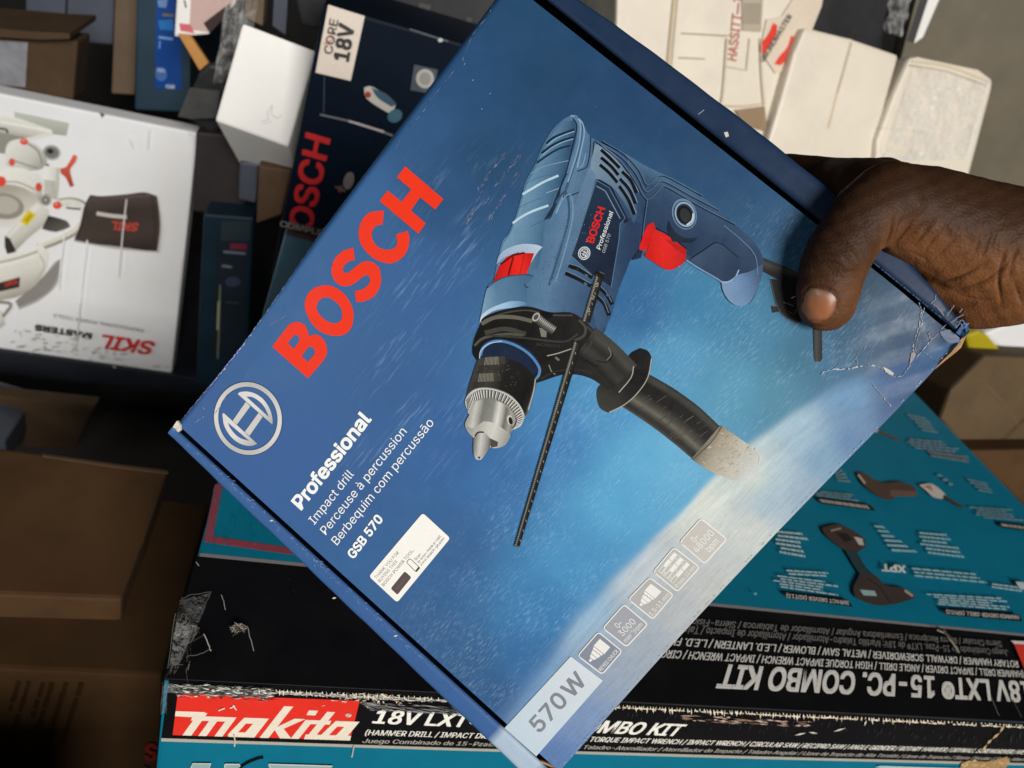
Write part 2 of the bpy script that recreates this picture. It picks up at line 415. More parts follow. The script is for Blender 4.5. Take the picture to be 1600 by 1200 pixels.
# ------------------------------------------------------------------ the blue carton in the hand
K = 0.28 / 0.30
_u = np.array([0.63269024, -0.76000796, -0.14863028]); _v = np.array([0.74133276, 0.66595494, -0.08324515])
_n = np.cross(_u, _v); _n /= np.linalg.norm(_n)
LO = CAM + WM @ (np.array([-0.15655017, 0.02182391, 0.32706764]) * K)
LID = Face(LO, WM @ _u, -(WM @ _n))
LW, LH = 0.2527 * K, 0.2285 * K
CR = LID.P(1480, 545)
def fold_noise(x, y):
    return abs(((x * 61 + y * 37) % 1) - .5) + abs(((x * -47 + y * 83) % 1) - .5)
def lid_h(u, v):
    """how far the worn lid sinks below its plane"""
    v = -v; h = 0.0
    e = max(0.0, 0.0035 - v) / 0.0035; h -= 0.0028 * e * e
    d = math.hypot(u - CR[0], -v - CR[1])
    if d < 0.034:
        k = (1 - d / 0.034); h -= 0.0012 * k * fold_noise(u, v) + 0.0030 * k * k
    d2 = abs(u - 0.052) / 0.05
    if d2 < 1 and v < 0.012: h -= 0.0010 * (1 - d2 ** 2) * (1 - v / 0.012)
    return h
class SoftFace(Face):
    def at(s, uv, off=0.0):
        p = Face.at(s, uv, off); h = np.array([lid_h(a, b) for a, b in np.asarray(uv)])
        return p + np.outer(h, s.N)
LIDP = SoftFace(LO, WM @ _u, -(WM @ _n))
def lidw(u, v, off=0.0): return LID.O + LID.U * u - (-LID.V * 1.0) * (-v) * 1.0 * -1.0 + LID.N * off if False else LID.O + LID.U * u + LID.V * (-v) + LID.N * off
box = empty('drill_box', lidw(0.0, LH, -0.066), 'large blue power drill carton held up at an angle in the middle of the picture', 'box')
# ground colours of the lid, print and the light on it together, read off at points of the photo
GA = [((330, 650), (70, 108, 166)), ((420, 520), (70, 112, 166)), ((560, 300), (66, 110, 163)), ((640, 200), (57, 97, 144)), ((720, 100), (49, 87, 130)), ((800, 20), (44, 82, 120)),
 ((860, 120), (42, 78, 115)), ((760, 250), (46, 83, 121)), ((1000, 150), (42, 76, 116)), ((1100, 220), (44, 78, 116)), ((1150, 280), (46, 83, 122)), ((1200, 330), (50, 92, 130)),
 ((700, 300), (52, 91, 136)), ((650, 450), (66, 108, 163)), ((600, 600), (66, 106, 160)), ((450, 700), (70, 108, 166)), ((560, 760), (68, 107, 162)), ((700, 700), (66, 110, 168)),
 ((700, 850), (66, 108, 160)), ((640, 980), (66, 106, 155)), ((720, 1060), (64, 104, 150)), ((780, 1100), (62, 102, 150)), ((830, 1040), (64, 118, 172)), ((850, 950), (72, 138, 192)), ((900, 880), (84, 158, 208)),
 ((960, 780), (98, 178, 222)), ((1000, 720), (106, 184, 226)), ((1050, 720), (116, 190, 228)), ((960, 640), (88, 160, 210)), ((1060, 560), (94, 164, 205)), ((1150, 600), (94, 164, 195)),
 ((1100, 480), (68, 138, 180)), ((1180, 540), (74, 140, 175)), ((1220, 600), (84, 145, 170)), ((1250, 560), (56, 116, 146)), ((1330, 540), (46, 90, 120)), ((1400, 520), (42, 76, 106)),
 ((1350, 430), (40, 76, 100)), ((1300, 570), (64, 116, 152)), ((1380, 575), (52, 86, 120)), ((1440, 580), (44, 72, 110)), ((1490, 540), (40, 66, 100)), ((1000, 480), (56, 112, 165)), ((880, 700), (76, 140, 198)), ((780, 740), (68, 120, 178))]
GB = [((1000, 880), (200, 206, 212)), ((1100, 790), (226, 226, 216)), ((1180, 740), (222, 220, 206)), ((1250, 680), (168, 194, 210)), ((1330, 620), (104, 148, 184)), ((1400, 600), (58, 90, 134)),
 ((1250, 770), (150, 168, 188)), ((1180, 830), (214, 212, 206)), ((1100, 900), (196, 196, 196)), ((1000, 1000), (172, 178, 188)), ((900, 1120), (132, 152, 190)), ((870, 1180), (100, 130, 180)),
 ((840, 1090), (120, 150, 192)), ((1330, 690), (92, 128, 170)), ((1400, 640), (58, 86, 130)), ((1060, 950), (188, 188, 190)), ((960, 1040), (160, 170, 186)), ((850, 1060), (130, 165, 200)), ((920, 960), (160, 190, 214)), ((1200, 785), (166, 188, 202)), ((1215, 745), (178, 200, 210)), ((1280, 720), (120, 156, 184)), ((1150, 700), (196, 212, 214)), ((1120, 920), (204, 202, 196))]
BND = np.array([(770, 1150), (800, 1105), (850, 1040), (905, 962), (990, 875), (1080, 785), (1130, 730), (1200, 672), (1290, 612), (1340, 588), (1400, 572), (1520, 520)], float)
def field(tab, X, Y):
    P = np.array([t[0] for t in tab], float); C = np.array([lin(t[1]) for t in tab]); num = 0; den = 0
    for p, c in zip(P, C):
        wgt = 1 / (((X - p[0]) ** 2 + (Y - p[1]) ** 2) + 700.0) ** 1.7
        num = num + wgt[..., None] * c; den = den + wgt[..., None]
    return num / den
def lid_pix(uv):
    Wp = LID.at(uv) - CAM; c = Wp @ WM
    return 800 + F * c[:, 0] / c[:, 2], 600 + F * c[:, 1] / c[:, 2]
def lid_color(X, Y):
    a = field(GA, X, Y); b = field(GB, X, Y)
    yb = np.interp(X, BND[:, 0], BND[:, 1]) + 1.5 * np.sin(X * .09)
    t = 1 / (1 + np.exp(-(Y - yb) / (3.0 + 0.030 * np.maximum(1050 - X, 0) + 0.006 * np.maximum(X - 1150, 0))))
    t = t[..., None]; c = a * (1 - t) + b * t
    bands = 0.045 * np.sin((Y - yb) * 0.13 + 1.5 * np.sin(X * .013)) * np.exp(-((Y - yb) / 70) ** 2) + .035 * np.sin((Y - yb) * .31 + 2 * np.sin(X * .02)) * np.exp(-((Y - yb) / 90) ** 2)     # swirl printed along the pale band
    return c * (1 + bands[..., None] * t) * (1 + .12 * t) * PK * np.array([.90, .955, .975])
NU, NV = 300, 270
us = np.linspace(0.0060, 0.2440, NU) * K; vs = np.linspace(0, 1, NV)
UV = []
for j in range(NV):
    for i in range(NU):
        s = us[i] / LW
        v0 = 0.0028 * math.sin(math.pi * min(1, s / 0.46)) ** 1 * (1 if s < .46 else 0); v1 = LH - 0.0024 * math.sin(math.pi * s)
        UV.append((us[i], -(v0 + (v1 - v0) * vs[j])))
UV = np.array(UV); X, Y = lid_pix(UV)
lid = mesh_obj('lid', LIDP.at(UV), [(j * NU + i, j * NU + i + 1, (j + 1) * NU + i + 1, (j + 1) * NU + i) for j in range(NV - 1) for i in range(NU - 1)], M['lid_streaks'], box, lid_color(X, Y), True)
# where the print carries spray (left of the tool, right of the tool) and the brushed pale band
def sstep(a, b, x): t = np.clip((x - a) / (b - a), 0, 1); return t * t * (3 - 2 * t)
yB = np.interp(X, BND[:, 0], BND[:, 1])
mL = sstep(560, 640, X + (Y - 420) * .25) * (1 - sstep(905, 960, X)) * sstep(200, 300, Y) * (1 - sstep(690, 800, Y))
mR = sstep(-60, 60, (X - 930) + (Y - 560) * .75) * (1 - sstep(-24, 0, Y - yB)) * sstep(250, 420, Y - (X - 1000) * .35)
mR = np.maximum(mR, .8 * sstep(1130, 1200, X) * (1 - sstep(1330, 1400, X)) * sstep(280, 330, Y - (X - 1150) * .3) * (1 - sstep(-24, 0, Y - yB)))
mB = sstep(-12, 14, Y - yB)
ca = lid.data.color_attributes.new('Mask', 'FLOAT_COLOR', 'POINT'); ca.data.foreach_set('color', np.stack([mL, mR, mB, np.ones_like(mL)], -1).astype(np.float32).ravel())
ul = lid.data.uv_layers.new(name='UV'); li = np.zeros(len(lid.data.loops), np.int32); lid.data.loops.foreach_get('vertex_index', li); ul.data.foreach_set('uv', UV[li].astype(np.float32).ravel())
lid.data.color_attributes.active_color_index = 0
# card thickness along the free edges of the lid
th = 0.0016
def ribbon(name, uv_a, off_a, off_b, mat, parent):
    A = LIDP.at(uv_a, off_a); B = LIDP.at(uv_a, off_b); n = len(A)
    return mesh_obj(name, np.concatenate([A, B]), [(i, i + 1, n + i + 1, n + i) for i in range(n - 1)], mat, parent)
ribbon('edge', UV[(NV - 1) * NU:], -0.00002, -th, M['raw_card'], lid)
ribbon('edge', UV[:NU], -0.0001, -0.010, M['blue_card'], lid)
M['gap_shade'] = plain('gap_shade_edge', lin((14, 20, 34)) * .6, .7, .1, .1, 50)  # shade inside the lid gaps, painted on the card edges
ribbon('edge', UV[NU - 1::NU], -0.0003, -0.012, M['gap_shade'], lid)
ribbon('edge', UV[0::NU], -0.0003, -0.012, M['gap_shade'], lid)
# tray body
def quad_uv(l): return np.array([LID.O + LID.U * u * K + LID.V * (-v) + LID.N * o for u, v, o in l])
fr = quad_uv([(0.0008, 0.0012, -0.014), (0.2500, 0.0012, -0.014), (0.2455, LH - 0.0045, -0.014), (-0.0035, LH - 0.002, -0.014)])
V_, F_ = prism(fr, -LID.N * 0.051)
mesh_obj('tray', V_, F_, None, box, mats=[M['blue_card'], M['black_matt']], midx=[1, 0, 0, 0, 0, 0])  # tray top black, standing in for shade down the gaps
# folded side walls left and right of the lid (rounded ridges)
def side_wall(inner, outer, cols, h=0.0008):
    """inner/outer: (u at hinge, u at front edge); the ridge is arched across and runs along the lid"""
    n, m = 60, 15; V = []; C = []
    for i in range(n):
        t = i / (n - 1); v = 0.0005 + (LH - 0.0015) * t
        a = inner[0] + (inner[1] - inner[0]) * t; b = float(np.interp(t, np.linspace(0, 1, len(outer)), outer))
        wob = 0.00025 * math.sin(t * 23 + a * 9) + 0.0002 * math.sin(t * 71)
        for j in range(m):
            q = min(max((j - 2) / (m - 5), 0), 1); u = a + (b - a) * q + wob * (q * 0.4)
            off = h * (1 - (2 * q - 1) ** 6) - 0.0003
            if j == 0 or j == m - 1: off = -0.0145; u = a if j == 0 else b
            if j == 1 or j == m - 2: off = -0.0009; u = a if j == 1 else b
            d = math.hypot(u * K - CR[0], -v - CR[1])
            if d < .022: off -= 0.004 * (1 - d / .022) * fold_noise(u, v)
            V.append(LID.O + LID.U * u * K + LID.V * (-v) + LID.N * off); C.append(lin(cols(t)) * PK if 1 < j < m - 2 else lin((14, 20, 34)) * .6)  # sunken sides coloured near black, as shade in the gaps
    Fs = [(i * m + j, i * m + j + 1, (i + 1) * m + j + 1, (i + 1) * m + j) for i in range(n - 1) for j in range(m - 1)]
    Fs += [tuple(range(m)), tuple(range((n - 1) * m, n * m))]
    return mesh_obj('side_wall', V, Fs, M['lid_print'], box, np.array(C), True)
sw1 = side_wall((0.0036, 0.0034), (-0.0006, -0.0022, -0.0036, -0.0050, -0.0062), lambda t: (66, 106, 162) if t < .868 else ((186, 206, 226) if t < .968 else (110, 132, 172)))
sw2 = side_wall((0.2476, 0.2452), (0.2535, 0.2556, 0.2570, 0.2574, 0.2572, 0.2548, 0.2486), lambda t: (35, 55, 84))
for o in (sw1, sw2):
    for p in o.data.polygons: p.use_smooth = len(p.vertices) == 4
# ------------------------------------------------------------------ what is printed on the lid
RED = (255, 58, 26)
def Z6(l): return [(420 + x / 3.43, 250 + y / 3.43) for x, y in l]
p = Print(LIDP, 0.00030)
p.poly(Z6([(20, 1000), (100, 895), (125, 875), (150, 868), (190, 880), (210, 915), (216, 945), (255, 935), (295, 962), (313, 1010), (300, 1065), (212, 1170)]), RED, smooth=5, corner=62,
       holes=[Z6([(103, 980), (140, 938), (158, 942), (166, 965), (136, 1012)]), Z6([(178, 1050), (215, 1000), (240, 1005), (249, 1030), (243, 1045), (210, 1083)])])
p.poly(Z6([(195, 790), (205, 730), (240, 690), (300, 672), (360, 685), (420, 735), (452, 800), (455, 850), (440, 905), (405, 935), (350, 942), (280, 920), (225, 865)]), RED, smooth=5, corner=90,
       holes=[Z6([(258, 790), (270, 755), (300, 737), (335, 742), (375, 775), (393, 810), (393, 850), (370, 873), (335, 873), (295, 850), (268, 820)])])
p.poly(Z6([(455, 470), (400, 488), (355, 530), (337, 590), (350, 640), (385, 672), (430, 675), (470, 655), (500, 630), (525, 615), (543, 630), (540, 660), (510, 690), (463, 703), (470, 762), (520, 755), (570, 725), (600, 670), (602, 620), (590, 575), (555, 548), (510, 545), (470, 570), (440, 595), (415, 607), (400, 595), (402, 570), (430, 545), (462, 535)]), RED, smooth=4, corner=66)
p.poly(Z6([(618, 272), (612, 345), (575, 355), (555, 385), (557, 425), (585, 465), (630, 482), (670, 475), (690, 445), (683, 400), (745, 380), (755, 420), (745, 480), (715, 525), (665, 552), (620, 550), (560, 525), (510, 475), (485, 420), (487, 360), (510, 310), (550, 280)]), RED, smooth=4, corner=66)
p.poly(Z6([(732, 35), (936, 210), (893, 266), (812, 200), (763, 272), (842, 340), (803, 395), (595, 220), (638, 165), (714, 225), (765, 158), (688, 93)]), RED)
o = p.build('brand_lettering', M['ink_plain'], lid); o['label'] = 'big red brand lettering along the left edge'
# emblem
p = Print(LIDP, 0.00030)
SIL = (232, 231, 226); SIL2 = (186, 186, 184); BL = (68, 108, 166)
def Z4(l): return [(240 + x / 6.667, 560 + y / 6.667) for x, y in l]
ec = LID.P(387.6, 654); er = 0.5 * (np.linalg.norm(LID.P(387.6, 597.2) - ec) + np.linalg.norm(LID.P(387.6, 710.8) - ec))
def uvring(c, r0, r1, col, n=72):
    a = np.linspace(0, 2 * math.pi, n, endpoint=False); D = np.stack([np.cos(a), np.sin(a)], -1)
    k = .5 + .5 * np.sin(2 * a + .6)
    cc = np.array([pc(np.array(SIL) * (1 - x) + np.array(SIL2) * x) for x in k * .7]) if col is None else np.tile(pc(col), (n, 1))
    p.raw(np.concatenate([c + D * r1, c + D * r0]), [(i, (i + 1) % n, n + (i + 1) % n, n + i) for i in range(n)], np.concatenate([cc, cc]))
uvring(ec, er * .862, er * 1.02, (52, 76, 110)); uvring(ec, er * .875, er, None)
up = [(880, 370), (905, 350), (990, 345), (1080, 375), (1160, 440), (1220, 540), (1243, 640), (1240, 688)]
lo = [(735, 568), (722, 580), (725, 620), (740, 700), (790, 790), (860, 860), (940, 900), (1020, 910), (1083, 888)]
st = [(0, SIL), (.5, (240, 239, 232)), (1, SIL2)]
p.poly(Z4(up), stops=st, axis=Z4([(900, 370), (1240, 680)]), smooth=4, corner=60)
p.poly(Z4([(968, 396), (1040, 405), (1120, 460), (1172, 530), (1205, 612)]), BL, smooth=4, corner=60)
p.poly(Z4(lo), stops=st, axis=Z4([(740, 570), (1080, 890)]), smooth=4, corner=60)
p.poly(Z4([(778, 668), (800, 720), (850, 785), (910, 830), (1003, 860)]), BL, smooth=4, corner=60)
for q in ([(965, 452), (1012, 497), (872, 688), (828, 650)], [(1098, 566), (1140, 607), (1002, 806), (953, 765)]): p.poly(Z4(q), (222, 220, 214))
p.build('emblem', M['ink_plain'], lid)
# wording
PK = 0.80
p = Print(LIDP, 0.00030); WH = (250, 252, 250)
p.text('Professional', (471.6, 798), (582, 655.5), (-17, -15.5), WH, 0.034)
p.text('Impact drill', (492, 820), (554, 741.5), (-10, -9.3), WH, 0.0)
p.text('Perceuse à percussion', (510, 836), (636.6, 675), (-10, -9.3), WH, 0.0)
p.text('Berbequim com percussão', (527.5, 852), (679, 661), (-10, -9.3), WH, 0.0)
p.text('GSB 570', (553, 874), (600, 811.5), (-11, -10), WH, 0.034)
p.build('product_wording', M['ink_plain'], lid)
# thank-you sticker (stuck on: goes with the lid)
p = Print(LIDP, 0.00038)
def rq(q, r, n=4):
    """rounded quad outline in pixels"""
    q = np.asarray(q, float); out = []
    for i in range(4):
        a, b, c = q[(i - 1) % 4], q[i], q[(i + 1) % 4]; da = (a - b) / np.linalg.norm(a - b); dc = (c - b) / np.linalg.norm(c - b)
        for t in np.linspace(0, 1, n + 1): out.append((1 - t) ** 2 * (b + da * r) + 2 * t * (1 - t) * b + t * t * (b + dc * r))
    return np.array(out)
p.poly(rq([(661, 801), (704, 840.5), (621, 941), (577, 900)], 5), (250, 248, 241)); G1 = (112, 106, 102)
p.text('THANK YOU FOR', (588.5, 904.5), (624.5, 863.5), (-3.6, -3.2), G1); p.text('BUYING THIS', (594, 910), (622, 877.5), (-3.6, -3.2), G1)
p.text('BOSCH POWER TOOL.', (600, 916), (648, 859.5), (-3.6, -3.2), G1)
p.poly(rq([(633, 892), (643.5, 901.5), (621.5, 929), (611, 919)], 3), (94, 82, 82))
p.text('PROFESSIONAL', (621, 921), (635, 904), (-2.0, -1.8), (120, 108, 106))
ph = rq([(641, 872), (656.5, 886.5), (651, 893.5), (635.5, 878)], 2.5); p.line(np.vstack([ph, ph[:1]]), 1.0, (90, 88, 86)); p.poly([(655, 884.5), (657, 887), (651.5, 893), (649.5, 891.5)], (70, 66, 66))
p.text('Scan', (650.5, 875.5), (659, 866), (-3, -2.7), G1); p.text('to know more or visit', (655, 880), (690, 838), (-3, -2.7), G1); p.text('www.bosch-pt.com', (659, 884), (695.5, 841.5), (-3, -2.7), G1)
o = p.build('sticker', M['ink_plain'], lid); o['label'] = 'small white thank-you sticker'
PK = 0.70
# wattage flag + spec icons
p = Print(LIDP, 0.00032)
p.poly([(892, 1025), (942, 1063), (838, 1181), (788.5, 1137)], stops=[(0, (206, 224, 238)), (1, (226, 234, 240))], axis=((800, 1150), (930, 1040)))
p.text('570', (843.5, 1146), (889, 1096), (-19, -18), (140, 145, 152), 0.02); p.text('W', (893.5, 1092), (918.5, 1065), (-19, -18), (140, 145, 152), 0.02)
p.build('wattage_flag', M['ink_plain'], lid)
ICO = (250, 249, 244)
def bil(q, x, y):
    q = np.asarray(q, float); return (q[0] * (1 - x) + q[1] * x) * (1 - y) + (q[3] * (1 - x) + q[2] * x) * y
def icon(q, kind):
    p = Print(LIDP, 0.00032)
    p.poly(rq(q, 5), {'c0': (142, 150, 166), 'r': (170, 174, 182), 'c1': (190, 189, 187), 'w': (198, 197, 192), 'b': (208, 206, 199)}[kind]); r = rq(q, 5); p.line(np.vstack([r, r[:2]]), 1.8, ICO)
    def t(s, x0, x1, y, h, b=0.0):
        a, e = bil(q, x0, y), bil(q, x1, y); c = bil(q, x0, y - h) - a; p.text(s, a, e, c, ICO, b)
    def pg(l): p.poly([bil(q, *k) for k in l], ICO)
    if kind[0] == 'c':
        pg([(.56, .18), (.86, .18), (.86, .62), (.56, .62)]); pg([(.32, .28), (.54, .20), (.54, .60), (.32, .54)]); pg([(.20, .33), (.30, .28), (.30, .54), (.20, .48)]); pg([(.08, .38), (.18, .36), (.18, .46), (.08, .44)])
        p.line([bil(q, .46, .2), bil(q, .44, .3), bil(q, .47, .36), bil(q, .44, .42), bil(q, .47, .48), bil(q, .44, .58)], 1.2, (160, 158, 158))
        if kind == 'c0': t('KEYED CHUCK', .06, .94, .92, .13, .012)
        else: t('1,5–13 mm', .06, .94, .92, .15)
    elif kind == 'r': t('0–', .30, .52, .40, .2); t('3000', .18, .82, .68, .22); t('min⁻¹/rpm', .10, .90, .90, .15)
    elif kind == 'b': t('0–', .30, .52, .36, .2); t('48000', .10, .90, .62, .22); t('bpm', .36, .80, .88, .2)
    else:
        for r_ in range(5):
            xs = [.1, .34, .62, .9] if r_ % 2 == 0 else [.1, .2, .48, .76, .9]
            for a_, b_ in zip(xs[:-1], xs[1:]):
                y0 = .10 + r_ * .125
                p.line([bil(q, a_ + .015, y0 + .01), bil(q, b_ - .015, y0 + .01), bil(q, b_ - .015, y0 + .11), bil(q, a_ + .015, y0 + .11), bil(q, a_ + .015, y0 + .01)], 0.9, ICO)
                if (r_ * 3 + int(a_ * 10)) % 3 == 0: pg([(a_ + .02, y0 + .015), (b_ - .02, y0 + .015), (b_ - .02, y0 + .105), (a_ + .02, y0 + .105)])
        t('Ø max. 13 mm', .08, .92, .91, .13)
    p.build('spec_icon', M['ink_plain'], lid)
icon([(903, 1024), (935, 987), (972, 1017), (941, 1053)], 'c0'); icon([(942, 981), (975, 944), (1012, 975), (979, 1010)], 'r')
icon([(982, 936), (1015, 902), (1052, 929), (1020, 967)], 'c1'); icon([(1021, 893), (1053, 855), (1093, 886), (1058.5, 924)], 'w')
icon([(1062, 847), (1095, 810), (1135.5, 842), (1101, 880.5)], 'b')
# a few warm glints printed in the spray
p = Print(LIDP, 0.00004); seg = []; cc = []
bx_, by_, lf_, tn_ = [], [], [], []
def streak(x, y, L, ang, wd, lift, tint=(200, 222, 248)):
    u_ = LID.P(x, y)[0]
    if not .0075 * K < u_ < .2405 * K: return
    dx, dy = math.cos(ang) * L / 2, -math.sin(ang) * L / 2
    seg.append((x - dx, y - dy, x + dx, y + dy, wd)); bx_.append(x); by_.append(y); lf_.append(lift); tn_.append(pc(tint))
D0 = math.atan2(0.80, 0.60)
for (a, b, c_, d_) in ((728, 352, 757, 290), (748, 295, 790, 238), (757, 318, 812, 242), (765, 342, 812, 270)):
    for k in range(26):
        t = random.random(); x = a + (c_ - a) * t + random.gauss(0, 1.6); y = b + (d_ - b) * t + random.gauss(0, 1.6)
        streak(x, y, random.uniform(3, 12), D0 + random.gauss(0, .2), random.uniform(.6, 1.5), random.uniform(.10, .36), random.choice([(220, 190, 170), (225, 225, 225), (200, 160, 140)]))
lf_ = np.array(lf_)[:, None]; cc = lid_color(np.array(bx_), np.array(by_)) * (1 - lf_) + np.array(tn_) * lf_
p.strokes(seg, cc); p.build('printed_glints', M['ink_plain'], lid)
# ------------------------------------------------------------------ the printed picture of the impact drill
TONE = 1.28
p = Print(LIDP, 0.00030, 0.0000013)
def ZA(l): return [(700 + x / 5.333, 150 + y / 5.333) for x, y in l]
def ZB(l): return [(950 + x / 5.333, 225 + y / 5.333) for x, y in l]
def ZC(l): return [(700 + x / 5.333, 375 + y / 5.333) for x, y in l]
def ZD(l): return [(700 + x / 5.333, 525 + y / 5.333) for x, y in l]
def ZE(l): return [(900 + x / 4.571, 500 + y / 4.571) for x, y in l]
# cable and chuck key holder, behind everything
p.poly([(1190, 402), (1225, 416), (1254, 430), (1254, 452), (1225, 442), (1190, 423)], stops=[(0, (36, 36, 38)), (.3, (92, 90, 86)), (.6, (44, 44, 44)), (1, (24, 24, 26))], axis=((1226, 412), (1217, 442)))
p.poly([(1203, 436), (1252, 440), (1256, 498), (1246, 504), (1233, 500), (1221, 491), (1212, 474)], (48, 48, 50), smooth=3)
p.line([(1204, 438), (1213, 474), (1222, 491), (1235, 500), (1247, 503)], 1.4, (110, 108, 104), 3); p.line([(1223, 472), (1240, 478)], 1, (150, 150, 150)); p.line([(1232, 486), (1240, 492), (1244, 484)], 1, (130, 130, 130)); p.line([(1236, 466), (1242, 463)], 1.4, (200, 200, 200))
p.poly([(1205, 478), (1215, 478), (1217, 487), (1207, 489)], (60, 60, 62)); p.line([(1206, 478), (1214, 478)], 1.2, (140, 140, 140))
p.poly([(1270, 505), (1284, 505), (1284.5, 560), (1282, 565), (1274, 565), (1272, 560)], stops=[(0, (22, 24, 26)), (.35, (84, 86, 86)), (.7, (50, 52, 54)), (1, (20, 20, 22))], axis=((1270, 530), (1285, 530)))
# grip of the side handle (far part, then flange, neck and clamp in front)
gs = [(0, (60, 58, 54)), (.10, (98, 96, 90)), (.22, (40, 40, 40)), (.45, (44, 43, 42)), (.62, (96, 93, 86)), (.72, (134, 130, 120)), (.82, (84, 82, 76)), (.9, (40, 40, 39)), (1, (104, 100, 92))]
p.tube([(983, 604), (1032, 634), (1070, 662), (1106, 694)], [64, 68, 69, 66], gs, 15, 5)
p.poly([(1126, 664), (1150, 681), (1174, 698), (1186, 710), (1187, 724), (1176, 742), (1160, 752), (1138, 748), (1108, 735), (1080, 717)], stops=[(0, (150, 143, 128)), (.2, (186, 178, 160)), (.5, (208, 203, 190)), (.8, (216, 216, 210)), (1, (220, 226, 226))], axis=((1104, 690), (1178, 738)), smooth=4)
for k in range(110):
    t = random.random(); q = random.random(); x = 1126 + 54 * t - 42 * q; y = 668 + 36 * t + 48 * q
    p.strokes([(x, y, x + random.uniform(3, 9), y - random.uniform(1, 7) * random.choice([1, 1, -.6]), random.uniform(.6, 1.5))], [pc(random.choice([(222, 216, 200), (196, 188, 170), (210, 206, 196), (184, 176, 158)]))])
p.line([(1180, 701), (1187, 712), (1185, 726)], 1.8, (238, 232, 220), 4)
p.line([(1128, 666), (1112, 690), (1083, 718)], 1.4, (120, 118, 108), 3)
p.hold = True
for k in range(24):
    t = random.random(); x = 1005 + 95 * t + random.gauss(0, 6); y = 630 + 55 * t + random.uniform(-20, 18); L = random.uniform(4, 14)
    p.line([(x - L * .6, y + L * .4), (x + L * .6, y - L * .4)], random.uniform(.6, 1.2), random.choice([(104, 101, 94), (124, 120, 110), (112, 108, 100)]))
p.hold = False; p.off += p.step
p.poly([(937, 603), (960, 585), (978, 567), (986, 552), (1001, 544), (1013, 549), (1018, 563), (1012, 590), (995, 615), (975, 633), (950, 645), (938, 637), (933, 618)], stops=[(0, (34, 34, 34)), (.6, (44, 43, 42)), (1, (88, 86, 80))], axis=((1010, 550), (945, 640)), smooth=5)
p.line([(1018, 560), (1012, 590), (996, 614), (976, 632), (952, 644)], 1.4, (200, 196, 184), 4)
# motor housing
body = [(895, 181), (880, 187), (861, 206), (846, 233), (836, 258), (822, 283), (815, 308), (806, 338), (795, 365), (785, 378), (777, 412), (771, 440), (762, 450), (756, 478), (750, 503), (770, 512), (800, 520), (860, 540), (934, 527), (949, 506), (957, 487), (963, 465), (971, 441), (978, 424), (986, 405), (997, 394),
        (1010, 396), (1040, 398), (1071, 406), (1092, 418), (1113, 431), (1127, 441), (1130, 456), (1138, 470), (1152, 478), (1168, 476), (1180, 460), (1189, 434), (1193, 412), (1188, 394), (1175, 375), (1149, 352), (1124, 330), (1096, 307), (1062, 285), (1031, 270), (1012, 261), (978, 241), (950, 229), (930, 219), (918, 208), (911, 193), (905, 185)]
p.poly(body, stops=[(0, (116, 154, 182)), (.22, (98, 136, 166)), (.42, (118, 152, 182)), (.55, (96, 128, 160)), (.75, (76, 106, 138)), (1, (62, 90, 122))], axis=((775, 380), (1000, 430)), smooth=4, cuts=20)
p.poly([(978, 241), (1012, 261), (1062, 285), (1096, 307), (1124, 330), (1149, 352), (1175, 375), (1188, 394), (1193, 412), (1189, 434), (1150, 430), (1113, 431), (1071, 406), (1010, 396), (997, 394), (1004, 340), (990, 290)],
       stops=[(0, (104, 136, 166)), (.2, (78, 106, 136)), (.5, (66, 92, 122)), (.85, (58, 82, 112)), (1, (92, 120, 154))], axis=((1085, 295), (1040, 400)), smooth=4, cuts=12)
# lower right side of the housing, in shade of its own print
p.poly([(955, 448), (968, 376), (984, 340), (1002, 350), (997, 394), (986, 405), (978, 424), (966, 455), (957, 487), (949, 506), (934, 526), (926, 480)], stops=[(0, (86, 118, 150)), (1, (58, 84, 116))], axis=((930, 440), (985, 440)), smooth=3)
# long top panel
p.poly([(896, 188), (880, 193), (864, 210), (849, 236), (838, 262), (825, 286), (817, 310), (808, 340), (797, 367), (787, 382), (779, 414), (840, 420), (848, 385), (852, 344), (862, 322), (872, 296), (884, 272), (893, 245), (901, 217), (901, 196)], stops=[(0, (140, 176, 200)), (.5, (116, 154, 182)), (.85, (92, 130, 160)), (1, (76, 110, 142))], axis=((815, 300), (872, 312)), smooth=4)
p.poly(ZA([(1010, 650), (985, 650), (930, 770), (880, 900), (800, 1035), (855, 1025), (925, 870), (945, 760), (990, 660)]), (48, 72, 100))
for l, wd, c in (([(820, 400), (880, 350), (960, 315), (1055, 283)], 3.6, (34, 62, 90)), ([(780, 480), (860, 420), (950, 375), (1048, 347)], 3.6, (34, 62, 90)), ([(740, 560), (840, 490), (930, 440), (1022, 415)], 3.2, (42, 72, 100)),
                 ([(830, 412), (890, 364), (965, 328), (1055, 297)], 1.5, (168, 198, 216)), ([(790, 492), (868, 432), (955, 388), (1045, 360)], 1.5, (168, 198, 216)),
                 ([(622, 822), (700, 775), (800, 718), (922, 665)], 3.6, (206, 230, 242)), ([(540, 1062), (620, 1005), (710, 960), (838, 914)], 3.6, (206, 230, 242)),
                 ([(690, 650), (800, 590), (1010, 540)], 1.2, (150, 182, 204)), ([(640, 740), (760, 680), (960, 640)], 1.0, (96, 132, 160)), ([(580, 940), (700, 880), (880, 820)], 1.0, (96, 132, 160)), ([(820, 810), (930, 770)], 1.2, (170, 198, 214)), ([(690, 1090), (800, 1040), (860, 1010)], 1.0, (90, 126, 156))):
    p.line(ZA(l), wd, c, 4)
